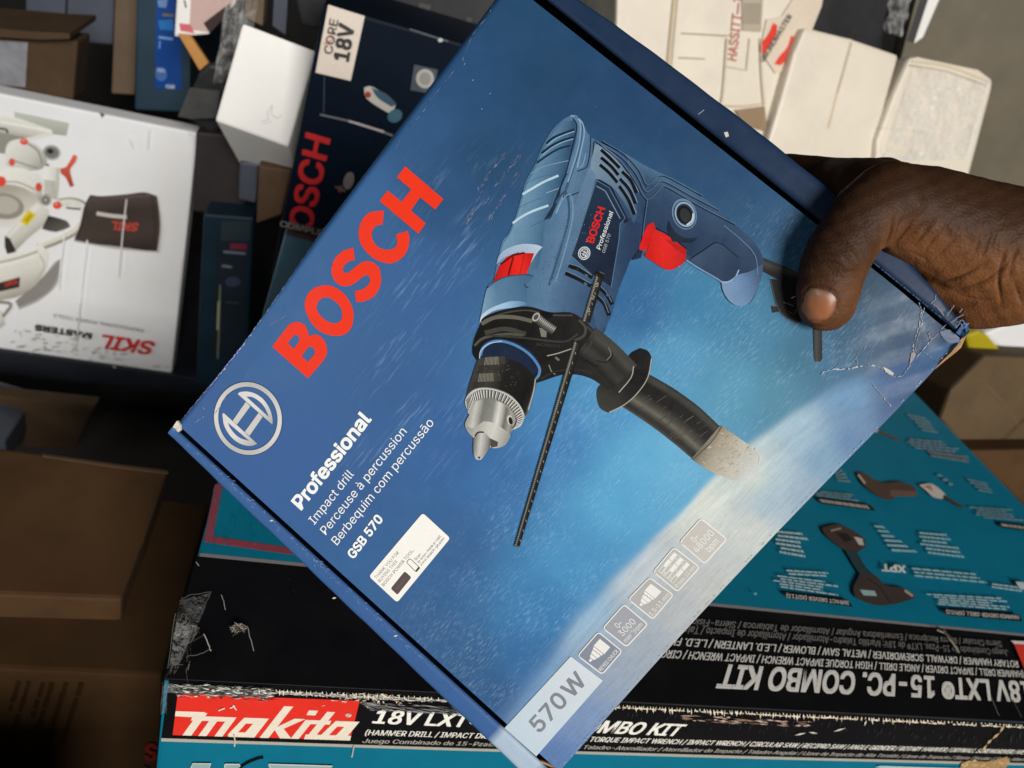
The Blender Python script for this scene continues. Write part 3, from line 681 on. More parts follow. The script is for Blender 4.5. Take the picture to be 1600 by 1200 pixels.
# rounded rim of the rear cap
for l, wd, c in (([(1040, 190), (1070, 230), (1072, 290), (1055, 350), (1020, 500), (985, 640), (930, 775), (880, 905)], 2.0, (36, 60, 86)), ([(1020, 168), (1070, 175), (1100, 220), (1105, 300), (1090, 420), (1050, 560), (1000, 720), (960, 840), (900, 980)], 2.6, (150, 182, 204)),
                 ([(1060, 172), (1108, 205), (1120, 280), (1105, 400), (1070, 540), (1020, 690), (975, 830)], 1.2, (58, 88, 118)), ([(1090, 190), (1126, 240), (1135, 330), (1110, 450), (1078, 600)], 1.6, (170, 200, 220)),
                 ([(1190, 340), (1182, 480), (1165, 570), (1140, 605), (1075, 630)], 1.6, (34, 54, 78)), ([(1215, 385), (1205, 500), (1180, 640), (1135, 775), (980, 845), (965, 828), (1000, 720)], 1.6, (34, 54, 78)), ([(1140, 780), (1120, 880), (1075, 1020)], 2.2, (58, 86, 116)), ([(1100, 600), (1125, 575), (1150, 480)], 1.2, (160, 190, 210))):
    p.line(ZA(l), wd, c, 4)
# bright moulding round the cooling slots, darker bevel of the name plate
p.poly([(930, 226), (945, 229), (966, 250), (984, 282), (996, 330), (990, 350), (978, 322), (960, 296), (940, 282), (928, 280), (922, 262)], stops=[(0, (150, 172, 190)), (.5, (128, 152, 176)), (1, (84, 112, 142))], axis=((926, 240), (990, 335)), smooth=3)
p.poly([(920, 262), (930, 278), (916, 330), (898, 392), (882, 420), (862, 440), (868, 400), (890, 340)], stops=[(0, (126, 154, 180)), (1, (104, 138, 168))], axis=((925, 270), (870, 430)), smooth=3)
p.poly([(932, 280), (938, 281), (956, 292), (983, 345), (976, 350), (950, 298)], (38, 54, 76))
p.line([(868, 318), (884, 300), (889, 340), (872, 402), (858, 446)], 3.2, (80, 110, 140), 4); p.line([(874, 318), (891, 304), (895, 340), (880, 402), (868, 440)], 2.0, (146, 174, 196), 4)
# cooling slots and ribs
for l in ([(1275, 450), (1350, 520), (1430, 602)], [(1450, 632), (1520, 705), (1572, 812)], [(1275, 515), (1360, 590), (1420, 662)], [(1432, 692), (1510, 782), (1562, 900)], [(1265, 575), (1340, 640), (1412, 724)], [(1427, 752), (1500, 862), (1553, 990)]):
    p.line(ZA(l), 5.0, (12, 16, 24), 5); p.line([(a + 3.2, b - 1.6) for a, b in ZA(l)], 1.2, (150, 172, 190), 5)
for l in ([(940, 222), (975, 243), (998, 268), (1010, 291), (1026, 277), (1040, 277), (1065, 290), (1096, 307)], [(936, 225), (970, 247), (994, 275), (1009, 302), (1028, 286), (1042, 287), (1080, 308), (1123, 330)], [(929, 221), (965, 250), (991, 284), (1010, 314), (1030, 296), (1042, 294), (1090, 322), (1148, 352)], [(1010, 314), (1005, 350), (1000, 385), (990, 402)]):
    p.line(l, 1.6, (30, 46, 68), 3); p.line([(a + 1.8, b - 1.2) for a, b in l], 1.0, (118, 146, 174), 3)
# name plate
plate = [(932, 282), (952, 294), (977, 341), (969, 350), (967, 377), (955, 449), (925, 430), (893, 400), (903, 372)]
p.poly(plate, stops=[(0, (50, 72, 98)), (1, (36, 54, 78))], axis=((915, 330), (970, 400))); p.line(plate + plate[:1], 1.4, (112, 142, 170))
p.line([(932, 291), (946, 299), (969, 342)], 1.2, (160, 184, 202))
p.text('BOSCH', (927.5, 381), (946, 326), (-11.5, -3.6), (240, 54, 46), 0.03); p.text('Professional', (938, 391), (958.5, 332), (-6.4, -2.4), (240, 242, 244), 0.012, .12); p.text('GSB 570', (945, 396), (954.5, 367), (-4.6, -1.8), (205, 212, 220), 0, .12)
p.ellipse((913, 396), 9.4, 10.6, 20, (226, 230, 234), ring=.16); p.ellipse((913, 396), 6.8, 7.8, 20, (226, 230, 234), ring=.2)
for a, b in (((908.5, 391), (917, 396.5)), ((909, 396), (917.5, 401.5)), ((911, 400), (914.5, 391.5)), ((914.2, 402), (917.6, 393))): p.line([a, b], 1.3, (226, 230, 234))
# lower slots
for l in ([(889, 416), (905, 421), (926, 434)], [(884, 427), (904, 436), (924, 447)], [(938, 450), (949, 461), (957, 476)], [(934, 464), (945, 475), (952, 493)]):
    p.line(ZC(l) if False else l, 6.4, (26, 26, 30), 4); p.line([(a - 1, b - 4) for a, b in l], 1.0, (140, 166, 186), 4)
for q in ((914, 428), (913, 441), (948, 458)): p.poly([(q[0], q[1]), (q[0] + 5, q[1] + 2), (q[0] + 4, q[1] + 6), (q[0] - 1, q[1] + 4)], (96, 124, 150))
# red gear slider with its pale surround
p.poly(ZC([(405, 205), (430, 130), (500, 70), (620, 35), (740, 42), (790, 62), (745, 110), (660, 250), (590, 100), (470, 150)]), stops=[(0, (176, 198, 224)), (1, (206, 220, 236))], axis=((777, 410), (845, 384)), smooth=4)
p.poly(ZC([(380, 348), (430, 220), (490, 145), (545, 120), (620, 108), (720, 112), (690, 200), (655, 292), (580, 292), (510, 300)]), stops=[(0, (206, 40, 34)), (.3, (232, 46, 38)), (.6, (252, 62, 52)), (1, (214, 44, 40))], axis=((771, 420), (834, 410)))
p.line(ZC([(548, 140), (525, 220), (505, 300)]), 3.0, (150, 26, 24)); p.line(ZC([(640, 112), (600, 290)]), 1.2, (190, 36, 32)); p.line(ZC([(440, 205), (545, 128), (640, 108)]), 3, (120, 24, 24))
# gear collar
p.poly(ZC([(380, 350), (510, 300), (655, 292), (712, 305), (690, 340), (650, 370), (660, 530), (540, 560), (400, 590), (290, 640), (265, 690), (300, 520), (330, 400)]), stops=[(0, (150, 182, 204)), (.3, (116, 154, 182)), (1, (92, 130, 164))], axis=((755, 470), (830, 460)), smooth=3)
p.line(ZC([(330, 402), (400, 345), (510, 302), (655, 290), (714, 302)]), 1.6, (60, 88, 116), 4); p.line(ZC([(640, 365), (650, 392), (672, 396)]), 1.4, (40, 62, 88), 3)
p.poly(ZC([(268, 690), (272, 660), (290, 620), (350, 575), (420, 543), (520, 512), (620, 512), (670, 535), (560, 562), (400, 585), (300, 645)]), stops=[(0, (214, 232, 246)), (.6, (176, 208, 234)), (1, (110, 150, 190))], axis=((752, 500), (826, 475)), smooth=4)
# speckled moulding of the housing
for k in range(420):
    x = random.uniform(800, 950); y = random.uniform(330, 525); t = (x - 775) / 225
    if not (842 < x + (y - 430) * .28 < 905): continue
    p_ = random.choice([(140, 172, 196), (150, 180, 204), (74, 104, 134)]); seg0 = [(x, y, x + random.uniform(-2, 2), y + random.uniform(-2, 2), random.uniform(.7, 1.5))]
    p.strokes(seg0, [pc(p_)]); p.off -= p.step
p.off += p.step
# trigger
p.poly(ZB([(375, 655), (325, 682), (300, 745), (258, 868), (290, 892), (318, 888), (400, 728), (392, 690)]), stops=[(0, (244, 50, 44)), (1, (216, 36, 34))], axis=((1000, 370), (1022, 372)))
p.poly(ZB([(385, 715), (470, 750), (560, 812), (650, 880), (645, 965), (600, 1015), (530, 1050), (470, 1042), (380, 985), (305, 935), (330, 880), (350, 820)]), stops=[(0, (226, 46, 40)), (.5, (240, 52, 46)), (1, (216, 42, 38))], axis=((1010, 385), (1068, 405)), smooth=3, corner=40)
p.line(ZB([(395, 700), (480, 745), (570, 808), (655, 876)]), 1.6, (30, 44, 62), 3); p.poly(ZB([(470, 790), (540, 815), (650, 885), (645, 930), (560, 880)]), (204, 38, 36))
p.poly(ZB([(258, 880), (290, 895), (275, 950), (200, 970)]), (48, 66, 90))
# lock button
p.ellipse((1069, 335), 19, 24.5, -18, (134, 160, 186)); p.ellipse((1069.5, 336), 17, 22, -18, (62, 84, 110)); p.poly([(1045, 345), (1052, 360), (1070, 372), (1090, 372), (1078, 380), (1050, 378), (1043, 360)], (44, 60, 82), smooth=3)
p.ellipse((1070, 335.5), 15.5, 20, -18, (172, 196, 214), ring=.14); p.ellipse((1069.5, 336), 11.5, 15, -18, (22, 26, 32)); p.ellipse((1070.5, 337), 8, 11.5, -18, (66, 70, 74)); p.line([(1073, 352), (1081, 345), (1083, 334)], 2.6, (214, 228, 238), 4)
# soft side panel, end of the handle
p.poly(ZB([(680, 962), (770, 905), (850, 850), (900, 825), (960, 845), (1030, 905), (1085, 945), (1092, 1000), (1085, 1060), (1060, 1110), (1000, 1150), (900, 1115)]), stops=[(0, (84, 108, 136)), (.5, (70, 94, 122)), (1, (56, 78, 108))], axis=((1090, 385), (1140, 440)), smooth=4)
p.line(ZB([(680, 962), (770, 905), (850, 850), (900, 825), (960, 845), (1030, 905), (1085, 945)]), 1.4, (26, 38, 56), 4); p.line(ZB([(940, 1150), (1000, 1150), (1060, 1110), (1088, 1050)]), 2.0, (182, 204, 224), 4); p.line(ZB([(650, 970), (760, 1040), (900, 1120), (945, 1150)]), 2.2, (150, 178, 206), 4)
p.poly([(1127, 442), (1140, 441), (1152, 430), (1172, 424), (1191, 412), (1190, 432), (1180, 458), (1167, 476), (1152, 478), (1139, 470), (1130, 456)], stops=[(0, (150, 178, 208)), (.5, (128, 158, 194)), (1, (84, 112, 146))], axis=((1135, 460), (1190, 440)), smooth=4)
p.line([(1130, 352), (1165, 382), (1180, 402), (1184, 430)], 2.0, (112, 142, 170), 4)
# clamp of the side handle
ck = [(752, 506), (757, 496), (785, 485), (825, 479), (860, 488), (890, 488), (907, 496), (925, 512), (953, 545), (981, 562), (991, 573), (985, 590), (966, 614), (950, 607), (938, 600), (925, 592), (906, 586), (885, 585), (869, 588), (839, 598), (800, 606), (760, 575), (745, 562), (739, 550), (742, 530)]
p.poly(ck, stops=[(0, (30, 29, 28)), (.5, (44, 43, 41)), (1, (62, 60, 56))], axis=((745, 540), (985, 570)), smooth=4)
p.tube([(916, 533), (945, 555), (978, 588)], [52, 50, 50], [(0, (88, 86, 80)), (.25, (96, 94, 88)), (.45, (52, 51, 49)), (.7, (86, 84, 78)), (1, (40, 39, 38))], 9, 4)
p.line([(990, 572), (986, 590), (967, 613)], 1.6, (196, 192, 180), 3); p.line([(952, 545), (957, 556), (946, 566), (932, 563)], 1.4, (24, 24, 24), 3); p.line([(951, 543), (955, 554), (948, 563)], 1.2, (150, 148, 140), 3)
for l, wd, c in (([(757, 500), (790, 489), (825, 485), (858, 492), (895, 493)], 2.4, (96, 94, 86)), ([(753, 506), (775, 496), (805, 496), (832, 502)], 6, (128, 126, 112)), ([(758, 520), (790, 514), (822, 522)], 7, (92, 90, 80)), ([(742, 540), (757, 528), (790, 522), (818, 524)], 4, (110, 108, 98)), ([(760, 524), (820, 528), (880, 534), (903, 522)], 3, (84, 82, 76)),
                 ([(855, 556), (872, 552), (893, 545)], 1.6, (190, 188, 178)), ([(858, 570), (862, 580), (868, 585)], 1.6, (160, 158, 150)), ([(845, 592), (870, 580), (905, 578), (925, 584)], 3, (66, 64, 60)), ([(915, 562), (926, 570), (935, 572)], 2, (22, 22, 22)), ([(868, 558), (874, 563)], 3.5, (140, 138, 128)), ([(905, 500), (915, 512), (912, 525), (898, 532)], 4, (98, 96, 88)), ([(917, 510), (927, 522), (922, 540), (912, 552)], 3.5, (86, 84, 78))):
    p.line(l, wd, c, 4)
p.text('BOSCH', (838, 540), (874, 543), (0.4, -4.5), (78, 76, 72), .03)
p.poly([(847, 486), (866, 489), (862, 497), (848, 500), (832, 497)], (24, 23, 22)); p.poly([(843, 512), (855, 515), (854, 527), (846, 526)], (150, 148, 138))
# bolt
p.tube([(838, 496), (850, 506), (866, 517)], [15, 15, 15], [(0, (90, 88, 84)), (.35, (206, 204, 196)), (.6, (140, 138, 132)), (1, (58, 57, 55))], 7)
for k in range(12):
    x, y = 839 + 2.4 * k, 497 + 1.85 * k; p.line([(x + 5, y - 6), (x + 1, y + 1), (x - 4, y + 6)], .9, (52, 51, 50), 3)
p.ellipse((838, 495.5), 5.2, 7.6, 36, (196, 194, 186)); p.ellipse((838, 495.5), 3.2, 5, 36, (104, 102, 98))
# blue neck ring, chuck
p.ellipse((797, 560), 48.5, 27, 21, (40, 58, 88)); p.line([(751, 556), (757, 542), (775, 533), (800, 537), (826, 552), (842, 572), (843, 584), (838, 592)], 4.2, (112, 160, 204), 5); p.line([(750, 560), (752, 548), (765, 537), (785, 533)], 1.4, (200, 224, 240), 4)
sl = [(747, 562), (765, 556), (792, 559), (818, 570), (836, 589), (838, 600), (834, 615), (827, 640), (819, 650), (775, 655), (728, 627), (735, 598)]
p.poly(sl, stops=[(0, (96, 94, 86)), (.12, (70, 68, 62)), (.3, (84, 82, 74)), (.5, (46, 45, 43)), (.85, (36, 35, 34)), (.94, (52, 51, 48)), (1, (150, 148, 138))], axis=((734, 585), (836, 618)), smooth=3, cuts=14)
p.line([(837, 592), (834, 612), (826, 640)], 1.6, (206, 202, 190), 3)
p.hold = True
for k in range(20):
    x = 752 + k * 1.9; y0 = 559 - k * .12; p.line([(x, y0), (x - 3 + k * .25, y0 + 12)], .9, (168, 166, 154) if 3 < k < 15 else (98, 96, 90))
    x = 742 + k * 2.05; y0 = 584 - k * .1; p.line([(x, y0), (x - 3 + k * .25, y0 + 13)], .9, (168, 166, 154) if 3 < k < 15 else (98, 96, 90))
for k in range(26):
    x, y = random.uniform(745, 815), random.uniform(570, 605); p.line([(x, y), (x + random.uniform(-3, 3), y + random.uniform(-2, 2))], .7, (130, 128, 118))
p.hold = False; p.off += p.step
gear = [(728, 624), (735, 613), (748, 606), (770, 606), (795, 615), (811, 630), (820, 647), (819, 656), (814, 666), (805, 670), (796, 676), (760, 660), (735, 648), (731, 640), (728, 632)]
p.poly(gear, stops=[(0, (206, 206, 200)), (.35, (158, 158, 152)), (.7, (176, 176, 170)), (1, (196, 194, 186))], axis=((728, 630), (820, 650)), smooth=3)
p.line([(731, 622), (745, 609), (769, 608), (794, 617), (811, 632), (819, 648)], 1.6, (226, 226, 220), 4)
go = smooth_pts([(730, 622), (737, 614), (750, 608), (770, 608), (794, 617), (810, 631), (818, 647), (815, 662), (806, 669)], 4, False, 180); gi = smooth_pts([(733, 643), (741, 630), (753, 625), (768, 624), (786, 631), (798, 642), (804, 655), (803, 663), (800, 668)], 4, False, 180)
for k in range(0, len(go), 1):
    b = gi[k]; a = go[k]; p.line([a + (b - a) * .10, a + (b - a) * .88], 1.7, (70, 70, 66)); nx_ = np.array([1.3, .5]); p.line([a + (b - a) * .10 + nx_, a + (b - a) * .80 + nx_], 1.1, (244, 244, 240))
p.poly([(738, 640), (744, 628), (755, 624), (768, 624), (786, 630), (800, 645), (803, 655), (800, 668), (797, 684), (791, 693), (780, 699), (769, 699), (752, 692), (738, 681), (729, 669), (728, 660), (734, 648)], stops=[(0, (186, 186, 178)), (.12, (218, 218, 212)), (.28, (150, 150, 144)), (.5, (166, 166, 160)), (.62, (236, 236, 230)), (.78, (132, 132, 126)), (.9, (184, 184, 176)), (1, (120, 120, 114))], axis=((732, 655), (803, 668)), smooth=4, cuts=16)
p.poly([(729, 666), (742, 668), (757, 658), (775, 662), (795, 676), (798, 682), (791, 694), (780, 699), (769, 699), (752, 692), (738, 681)], stops=[(0, (170, 170, 162)), (.3, (206, 206, 198)), (.6, (228, 228, 222)), (1, (168, 168, 160))], axis=((730, 672), (796, 692)), smooth=3)
p.ellipse((797.5, 656), 4.4, 7.6, -12, (222, 222, 216)); p.ellipse((798.5, 657), 3.2, 6, -12, (44, 44, 42))
p.poly([(741, 684), (748, 674), (757, 675), (766, 684), (770, 690), (764, 702), (756, 714), (751, 718), (745, 716), (741, 710)], stops=[(0, (150, 150, 144)), (.35, (222, 222, 216)), (.7, (176, 176, 170)), (1, (96, 96, 92))], axis=((741, 698), (768, 702)), smooth=2, corner=40)
p.line([(743, 681), (748, 675), (757, 675)], 2.4, (60, 60, 58), 3); p.poly([(766, 684), (779, 690), (778, 697), (768, 699)], (104, 104, 98)); p.ellipse((749, 714.5), 5.6, 3.6, 0, (210, 210, 204)); p.poly([(747, 713), (752, 713), (749.5, 717)], (30, 30, 30))
# depth stop rod: upper piece behind the clamp, long piece in front
def rod(a, b, wa, wb):
    p.tube([a, ((a[0] + b[0]) / 2, (a[1] + b[1]) / 2), b], [wa, (wa + wb) / 2, wb], [(0, (30, 30, 29)), (.4, (58, 57, 54)), (.62, (74, 72, 68)), (.72, (190, 188, 176)), (.86, (132, 130, 120)), (1, (60, 59, 56))], 9)
    p.hold = True; n = int(math.hypot(a[0] - b[0], a[1] - b[1]) / 3.2)
    dx, dy = (b[0] - a[0]), (b[1] - a[1]); L = math.hypot(dx, dy); nx, ny = -dy / L, dx / L
    for k in range(1, n):
        t = k / n; wd = wa + (wb - wa) * t; x, y = a[0] + dx * t + nx * wd * .33, a[1] + dy * t + ny * wd * .33; m = 3.2 if k % 5 else 5
        p.line([(x + nx * m * .4, y + ny * m * .4), (x - nx * m * .6, y - ny * m * .6)], .8, (46, 45, 43))
        if k % 5 == 0: p.line([(x - nx * 4.5, y - ny * 4.5 - 1.5), (x - nx * 4.5 + 1.2, y - ny * 4.5 + 2)], 1.1, (170, 168, 158))
rod((938.5, 427), (916, 503), 12.5, 12.5); p.hold = False; p.off += p.step; rod((903, 536), (808.5, 852), 13, 8)
p.hold = False; p.off += p.step
p.poly([(930.5, 425), (937, 424), (945, 428), (942, 436), (934, 433)], (36, 36, 35)); p.line([(937, 425), (944.5, 428.5)], 1.2, (130, 128, 118)); p.line([(803.5, 852.5), (812.5, 853)], 1.6, (120, 118, 110))
for k in range(3): p.text(str(3 - k - 0), (928.5 - k * 5.6, 448 + k * 19.5), (934.5 - k * 5.6, 449 + k * 19.5), (1, -6), (176, 174, 164), .02)
o = p.build('drill_picture', M['ink'], lid); o['label'] = 'printed picture of a blue corded impact drill with side handle'
# ------------------------------------------------------------------ scuffs, cracks and dents of the card
TONE = 1.0
p = Print(LIDP, 0.00034, 0.0000008); p.hold = True; WR = (176, 186, 200)
def crack(pts, wd, col=WR, n=3, jit=2.0):
    q = smooth_pts(pts, 6, False, 180); q = q + RNG.normal(0, jit * .35, q.shape)
    for k in range(0, len(q) - 1):
        if random.random() < .86: p.line([q[k], q[k + 1]], .58 * wd * random.uniform(.3, 1.3), np.array(col) * random.uniform(.55, 1.05))
def Z8(l): return [(1300 + x / 6, 420 + y / 6) for x, y in l]
crack(Z8([(820, 320), (850, 390), (845, 440), (860, 500), (840, 580)]), 2.0); crack(Z8([(885, 350), (850, 440), (830, 540), (800, 640), (775, 740), (790, 800), (760, 860)]), 2.6)
crack(Z8([(840, 600), (800, 700), (800, 780)]), 2.0, (190, 170, 160)); crack(Z8([(930, 590), (945, 650), (990, 640), (1030, 580), (1090, 520)]), 2.0); crack(Z8([(985, 640), (930, 700), (870, 770), (800, 840), (740, 900), (700, 970), (620, 1020)]), 3.0)
crack(Z8([(890, 780), (950, 825), (1020, 875)]), 1.6); crack(Z8([(0, 945), (120, 940), (240, 920), (350, 905), (450, 920), (520, 970), (580, 1010), (625, 1022)]), 4.5, (188, 200, 212)); crack(Z8([(20, 935), (70, 880)]), 2.4)
crack(Z8([(240, 885), (222, 830), (270, 780), (320, 720)]), 1.3); crack(Z8([(370, 1080), (430, 1140), (480, 1200)]), 1.6); crack([(1373, 612), (1385, 627), (1397, 639)], 1.6); crack(Z8([(-100, 990), (-60, 960), (0, 945)]), 5, (170, 190, 205))
p.poly(Z8([(1030, 590), (1120, 570), (1225, 650), (1215, 690), (1120, 690), (1060, 640)]), (104, 120, 144), smooth=3); p.poly(Z8([(480, 920), (540, 945), (590, 985), (560, 1000), (500, 950)]), (206, 202, 196), smooth=2)
p.poly(Z8([(755, 790), (785, 780), (800, 815), (765, 870), (740, 890)]), (150, 140, 140), smooth=2)
crack([(770, 6), (762, 26), (742, 50), (728, 80), (722, 96)], 1.8, (150, 178, 206)); crack([(712, 108), (700, 122), (686, 140), (672, 158), (660, 178)], 1.6, (130, 160, 195)); crack([(660, 178), (640, 200), (618, 232)], 1.0, (110, 145, 185))
crack([(330, 655), (345, 634), (362, 606)], 1.4, (150, 180, 215)); crack([(305, 660), (320, 648), (316, 630)], 1.6, (170, 196, 226)); 
crack([(440, 500), (455, 478)], 1.0); crack([(420, 510), (448, 492)], .8)
for k in range(26):
    x, y = random.uniform(330, 1350), random.uniform(30, 1130); uv = LID.P(x, y)
    if .01 < uv[0] < LW - .02 and .006 < -uv[1] < LH - .01:
        L = random.uniform(.8, 2.4); a = random.uniform(0, 6.28); p.strokes([(x, y, x + L * math.cos(a), y + L * math.sin(a), random.uniform(.5, 1.2))], [pc((140, 168, 205))])
for x, y in ((752, 172), (765, 148), (738, 127), (725, 102), (1060, 418), (968, 270)): p.strokes([(x, y, x + 2.2, y - 2.6, 1.3)], [pc((170, 195, 222))])
# worn hinge edge: printed skin rubbed white
ev = UV[0:NU]; eX, eY = lid_pix(ev)
for k in range(4, 150):
    if random.random() < (.85 if 8 < k < 62 else .35):
        x, y = eX[k], eY[k]; d = random.uniform(.5, 2.5) if k < 70 else random.uniform(.3, 1.0)
        p.strokes([(x + d, y + d * .6, x + 3.4 + d, y - 4.4 + d * .6, random.uniform(.8, 2.6) if k < 62 else 1.0)], [pc((150 + 80 * random.random(),) * 2 + (235,))])
ev = UV[(NV - 1) * NU:]; eX, eY = lid_pix(ev)
for k in range(4, NU - 4):
    if random.random() < .22: p.strokes([(eX[k] - 3, eY[k] - 2.2, eX[k] + .4, eY[k] - 5.2, random.uniform(.6, 1.6))], [pc((190, 205, 225))])
p.build('scuff_marks', M['ink_plain'], lid)
# scuffs on the folded side walls
class _R(Face): pass
WALLF = Face(LO + LID.N * 0.0006, LID.U, LID.N); p = Print(WALLF, 0.00004, 0.000001)
for k in range(120):
    t = random.random(); t = t if t < .8 else random.random()
    x, y = 285 + (760 - 285) * t + 8 * random.random(), 684 + (1118 - 684) * t + random.uniform(0, 10)
    p.strokes([(x, y, x + random.uniform(1, 7), y + random.uniform(1, 6), random.uniform(.5, 1.4))], [pc((130, 160, 205))])
for x, y in ((521, 935), (617, 994), (423, 814)): p.strokes([(x - 2, y, x + 5, y - 1.5, 3)], [pc((225, 225, 215))])
p.poly([(1131, 207), (1137, 206), (1139, 213), (1134, 215)], (222, 218, 208)); p.line([(1091, 179), (1100, 172)], 1.0, (170, 185, 205))
for k in range(60):
    t = random.random(); x, y = 1362 + 108 * t, 408 + 88 * t; p.strokes([(x, y, x + 3, y + 2.5, random.uniform(.5, 1.3))], [pc((96, 124, 160))])
for l in (Z8([(970, 240), (965, 290), (930, 330)]), Z8([(945, 330), (1000, 370), (1050, 440)]), Z8([(1140, 340), (1110, 390), (1070, 445)]), Z8([(1220, 375), (1190, 410)]), Z8([(1115, 505), (1190, 450), (1240, 430)]), Z8([(1160, 560), (1215, 480), (1250, 520), (1290, 510)]), Z8([(1210, 520), (1225, 560), (1280, 520)])):
    q = smooth_pts(l, 4, False, 180) + RNG.normal(0, .5, (len(smooth_pts(l, 4, False, 180)), 2)); p.line(q, 1.1, (130, 142, 160))
p.build('scuff_marks', M['ink_plain'], sw2)
# torn corner: frayed liner of the card
def tatter(pts_off, th, mat, parent):
    P3 = [LID.W(x, y) + LID.N * o for x, y, o in pts_off]; V, Fs = prism(P3, -LID.N * th); return mesh_obj('torn_liner', V, Fs, mat, parent)
tatter([(1497, 540, -.001), (1506, 532, -.003), (1518, 520, -.004), (1521, 527, -.006), (1512, 543, -.005), (1500, 552, -.004), (1480, 566, -.003), (1466, 578, -.003), (1472, 568, -.002), (1490, 551, -.002)], .0012, M['raw_card'], box)
tatter([(1494, 520, .000), (1503, 505, .001), (1512, 504, .000), (1518, 515, -.002), (1512, 520, -.001), (1505, 512, .001), (1500, 524, .000)], .0006, M['blue_card'], box)
tatter([(274, 664, .001), (280, 657, .0015), (284, 664, .0012), (283, 672, .0005), (277, 676, .000), (268, 674, -.001), (263, 680, -.002), (261, 676, -.002)], .0012, M['cream_card'], box)
tatter([(845, 1189, .000), (856, 1196, -.001), (866, 1206, -.003), (855, 1206, -.003), (846, 1197, -.001)], .001, M['raw_card'], box)
# ------------------------------------------------------------------ the hand holding the carton
def skin():
    m, nt, b = newmat('dark_brown_skin')
    f = noise_tex(nt, 55, 5, 0.6); g = noise_tex(nt, 260, 3, 0.6)
    c = ramp(nt, f, [(0.3, (0.125, 0.055, 0.026)), (0.7, (0.185, 0.085, 0.040))]); c = mix(nt, c, ramp(nt, g, [(0.3, gray(.86)), (0.7, gray(1.1))]), 1.0, 'MULTIPLY')
    a = nt.nodes.new('ShaderNodeVertexColor'); a.layer_name = 'Col'; c = mix(nt, c, a.outputs[0], 1.0, 'MULTIPLY')
    nt.links.new(c, b.inputs['Base Color']); b.inputs['Roughness'].default_value = 0.55; b.inputs['Specular IOR Level'].default_value = 0.13
    b.inputs['Subsurface Weight'].default_value = 0.10; b.inputs['Subsurface Radius'].default_value = (0.004, 0.0016, 0.0008); b.inputs['Subsurface Scale'].default_value = 0.5
    v = nt.nodes.new('ShaderNodeTexVoronoi'); v.inputs['Scale'].default_value = 1100
    tc = nt.nodes.new('ShaderNodeTexCoord'); nt.links.new(tc.outputs['Object'], v.inputs['Vector'])
    n1 = nt.nodes.new('ShaderNodeBump'); n1.inputs['Strength'].default_value = 0.30; n1.inputs['Distance'].default_value = 0.0005; nt.links.new(v.outputs['Distance'], n1.inputs['Height'])
    n2 = nt.nodes.new('ShaderNodeBump'); n2.inputs['Strength'].default_value = 0.22; n2.inputs['Distance'].default_value = 0.0010; nt.links.new(g, n2.inputs['Height']); nt.links.new(n1.outputs[0], n2.inputs['Normal'])
    nt.links.new(n2.outputs[0], b.inputs['Normal']); return m
M['skin'] = skin()
M['nail'] = plain('thumb_nail', (0.25, 0.105, 0.052), 0.34, 0.35, 0.10, 300, bscale=900, bst=0.05, bd=0.0002)
def HP(px, py, mm):
    """point on the pixel's ray, mm in front of (+) or behind (-) the lid plane"""
    r = ray(px, py); t = ((LID.O + LID.N * mm * .001 - CAM) @ LID.N) / (r @ LID.N); return CAM + r * t
def chain(bm, pts, flat=None, steps=10):
    """run of overlapping balls; pts rows: px, py, mm, radius mm"""
    P = [(HP(a, b, c), r * .001) for a, b, c, r in pts]
    for (p0, r0), (p1, r1) in zip(P[:-1], P[1:]):
        for k in range(steps + 1):
            t = k / steps; c = p0 + (p1 - p0) * t; r = r0 + (r1 - r0) * t
            mt = Matrix.Translation(Vector(c))
            if flat:
                q = Vector(LID.N).to_track_quat('Z', 'Y').to_matrix().to_4x4(); mt = mt @ q @ Matrix.Diagonal((1, 1, flat, 1))
            bmesh.ops.create_icosphere(bm, subdivisions=3, radius=r, matrix=mt)
bm = bmesh.new()
chain(bm, [(1291, 474, 6.4, 10.0), (1294, 452, 7.4, 10.8), (1301, 420, 8.6, 11.2), (1311, 396, 9.6, 11.4)], .80, 8)          # end joint of the thumb
chain(bm, [(1311, 396, 9.6, 11.4), (1332, 362, 9.6, 11.0), (1354, 338, 8.6, 12.4), (1390, 318, 5, 14.5)], .88, 8)                # first joint
chain(bm, [(1390, 318, 4, 14.0), (1440, 338, -2, 17.5), (1510, 368, -6, 20), (1600, 394, -8, 21.5)], .92, 12)                 # ball of the thumb
chain(bm, [(1404, 352, -5, 9), (1440, 378, -12, 12), (1490, 408, -15, 17.5), (1560, 412, -11, 19.5), (1620, 402, -8, 21)], .9, 8)      # heel
chain(bm, [(1452, 416, -24, 11), (1494, 446, -22, 13.5), (1532, 454, -16, 14.5), (1580, 440, -10, 16)], None, 8)                # little-finger side
chain(bm, [(1600, 394, -8, 22), (1760, 414, -12, 25), (2000, 440, -18, 32), (2300, 470, -24, 36)], .9, 14)                    # wrist and forearm
chain(bm, [(1390, 314, -10, 13.5), (1330, 300, -30, 13), (1404, 330, -34, 15), (1470, 380, -34, 17)], None, 8)                  # back of the palm
chain(bm, [(1392, 320, -4, 13.2), (1352, 302, -20, 13.2), (1300, 288, -44, 10.5)], None, 10); chain(bm, [(1400, 322, -8, 14), (1372, 304, -28, 13.5)], None, 6)
kn = [(1375, 296, -34, 12.5), (1420, 345, -46, 12), (1455, 395, -50, 11.5), (1485, 432, -48, 11)]
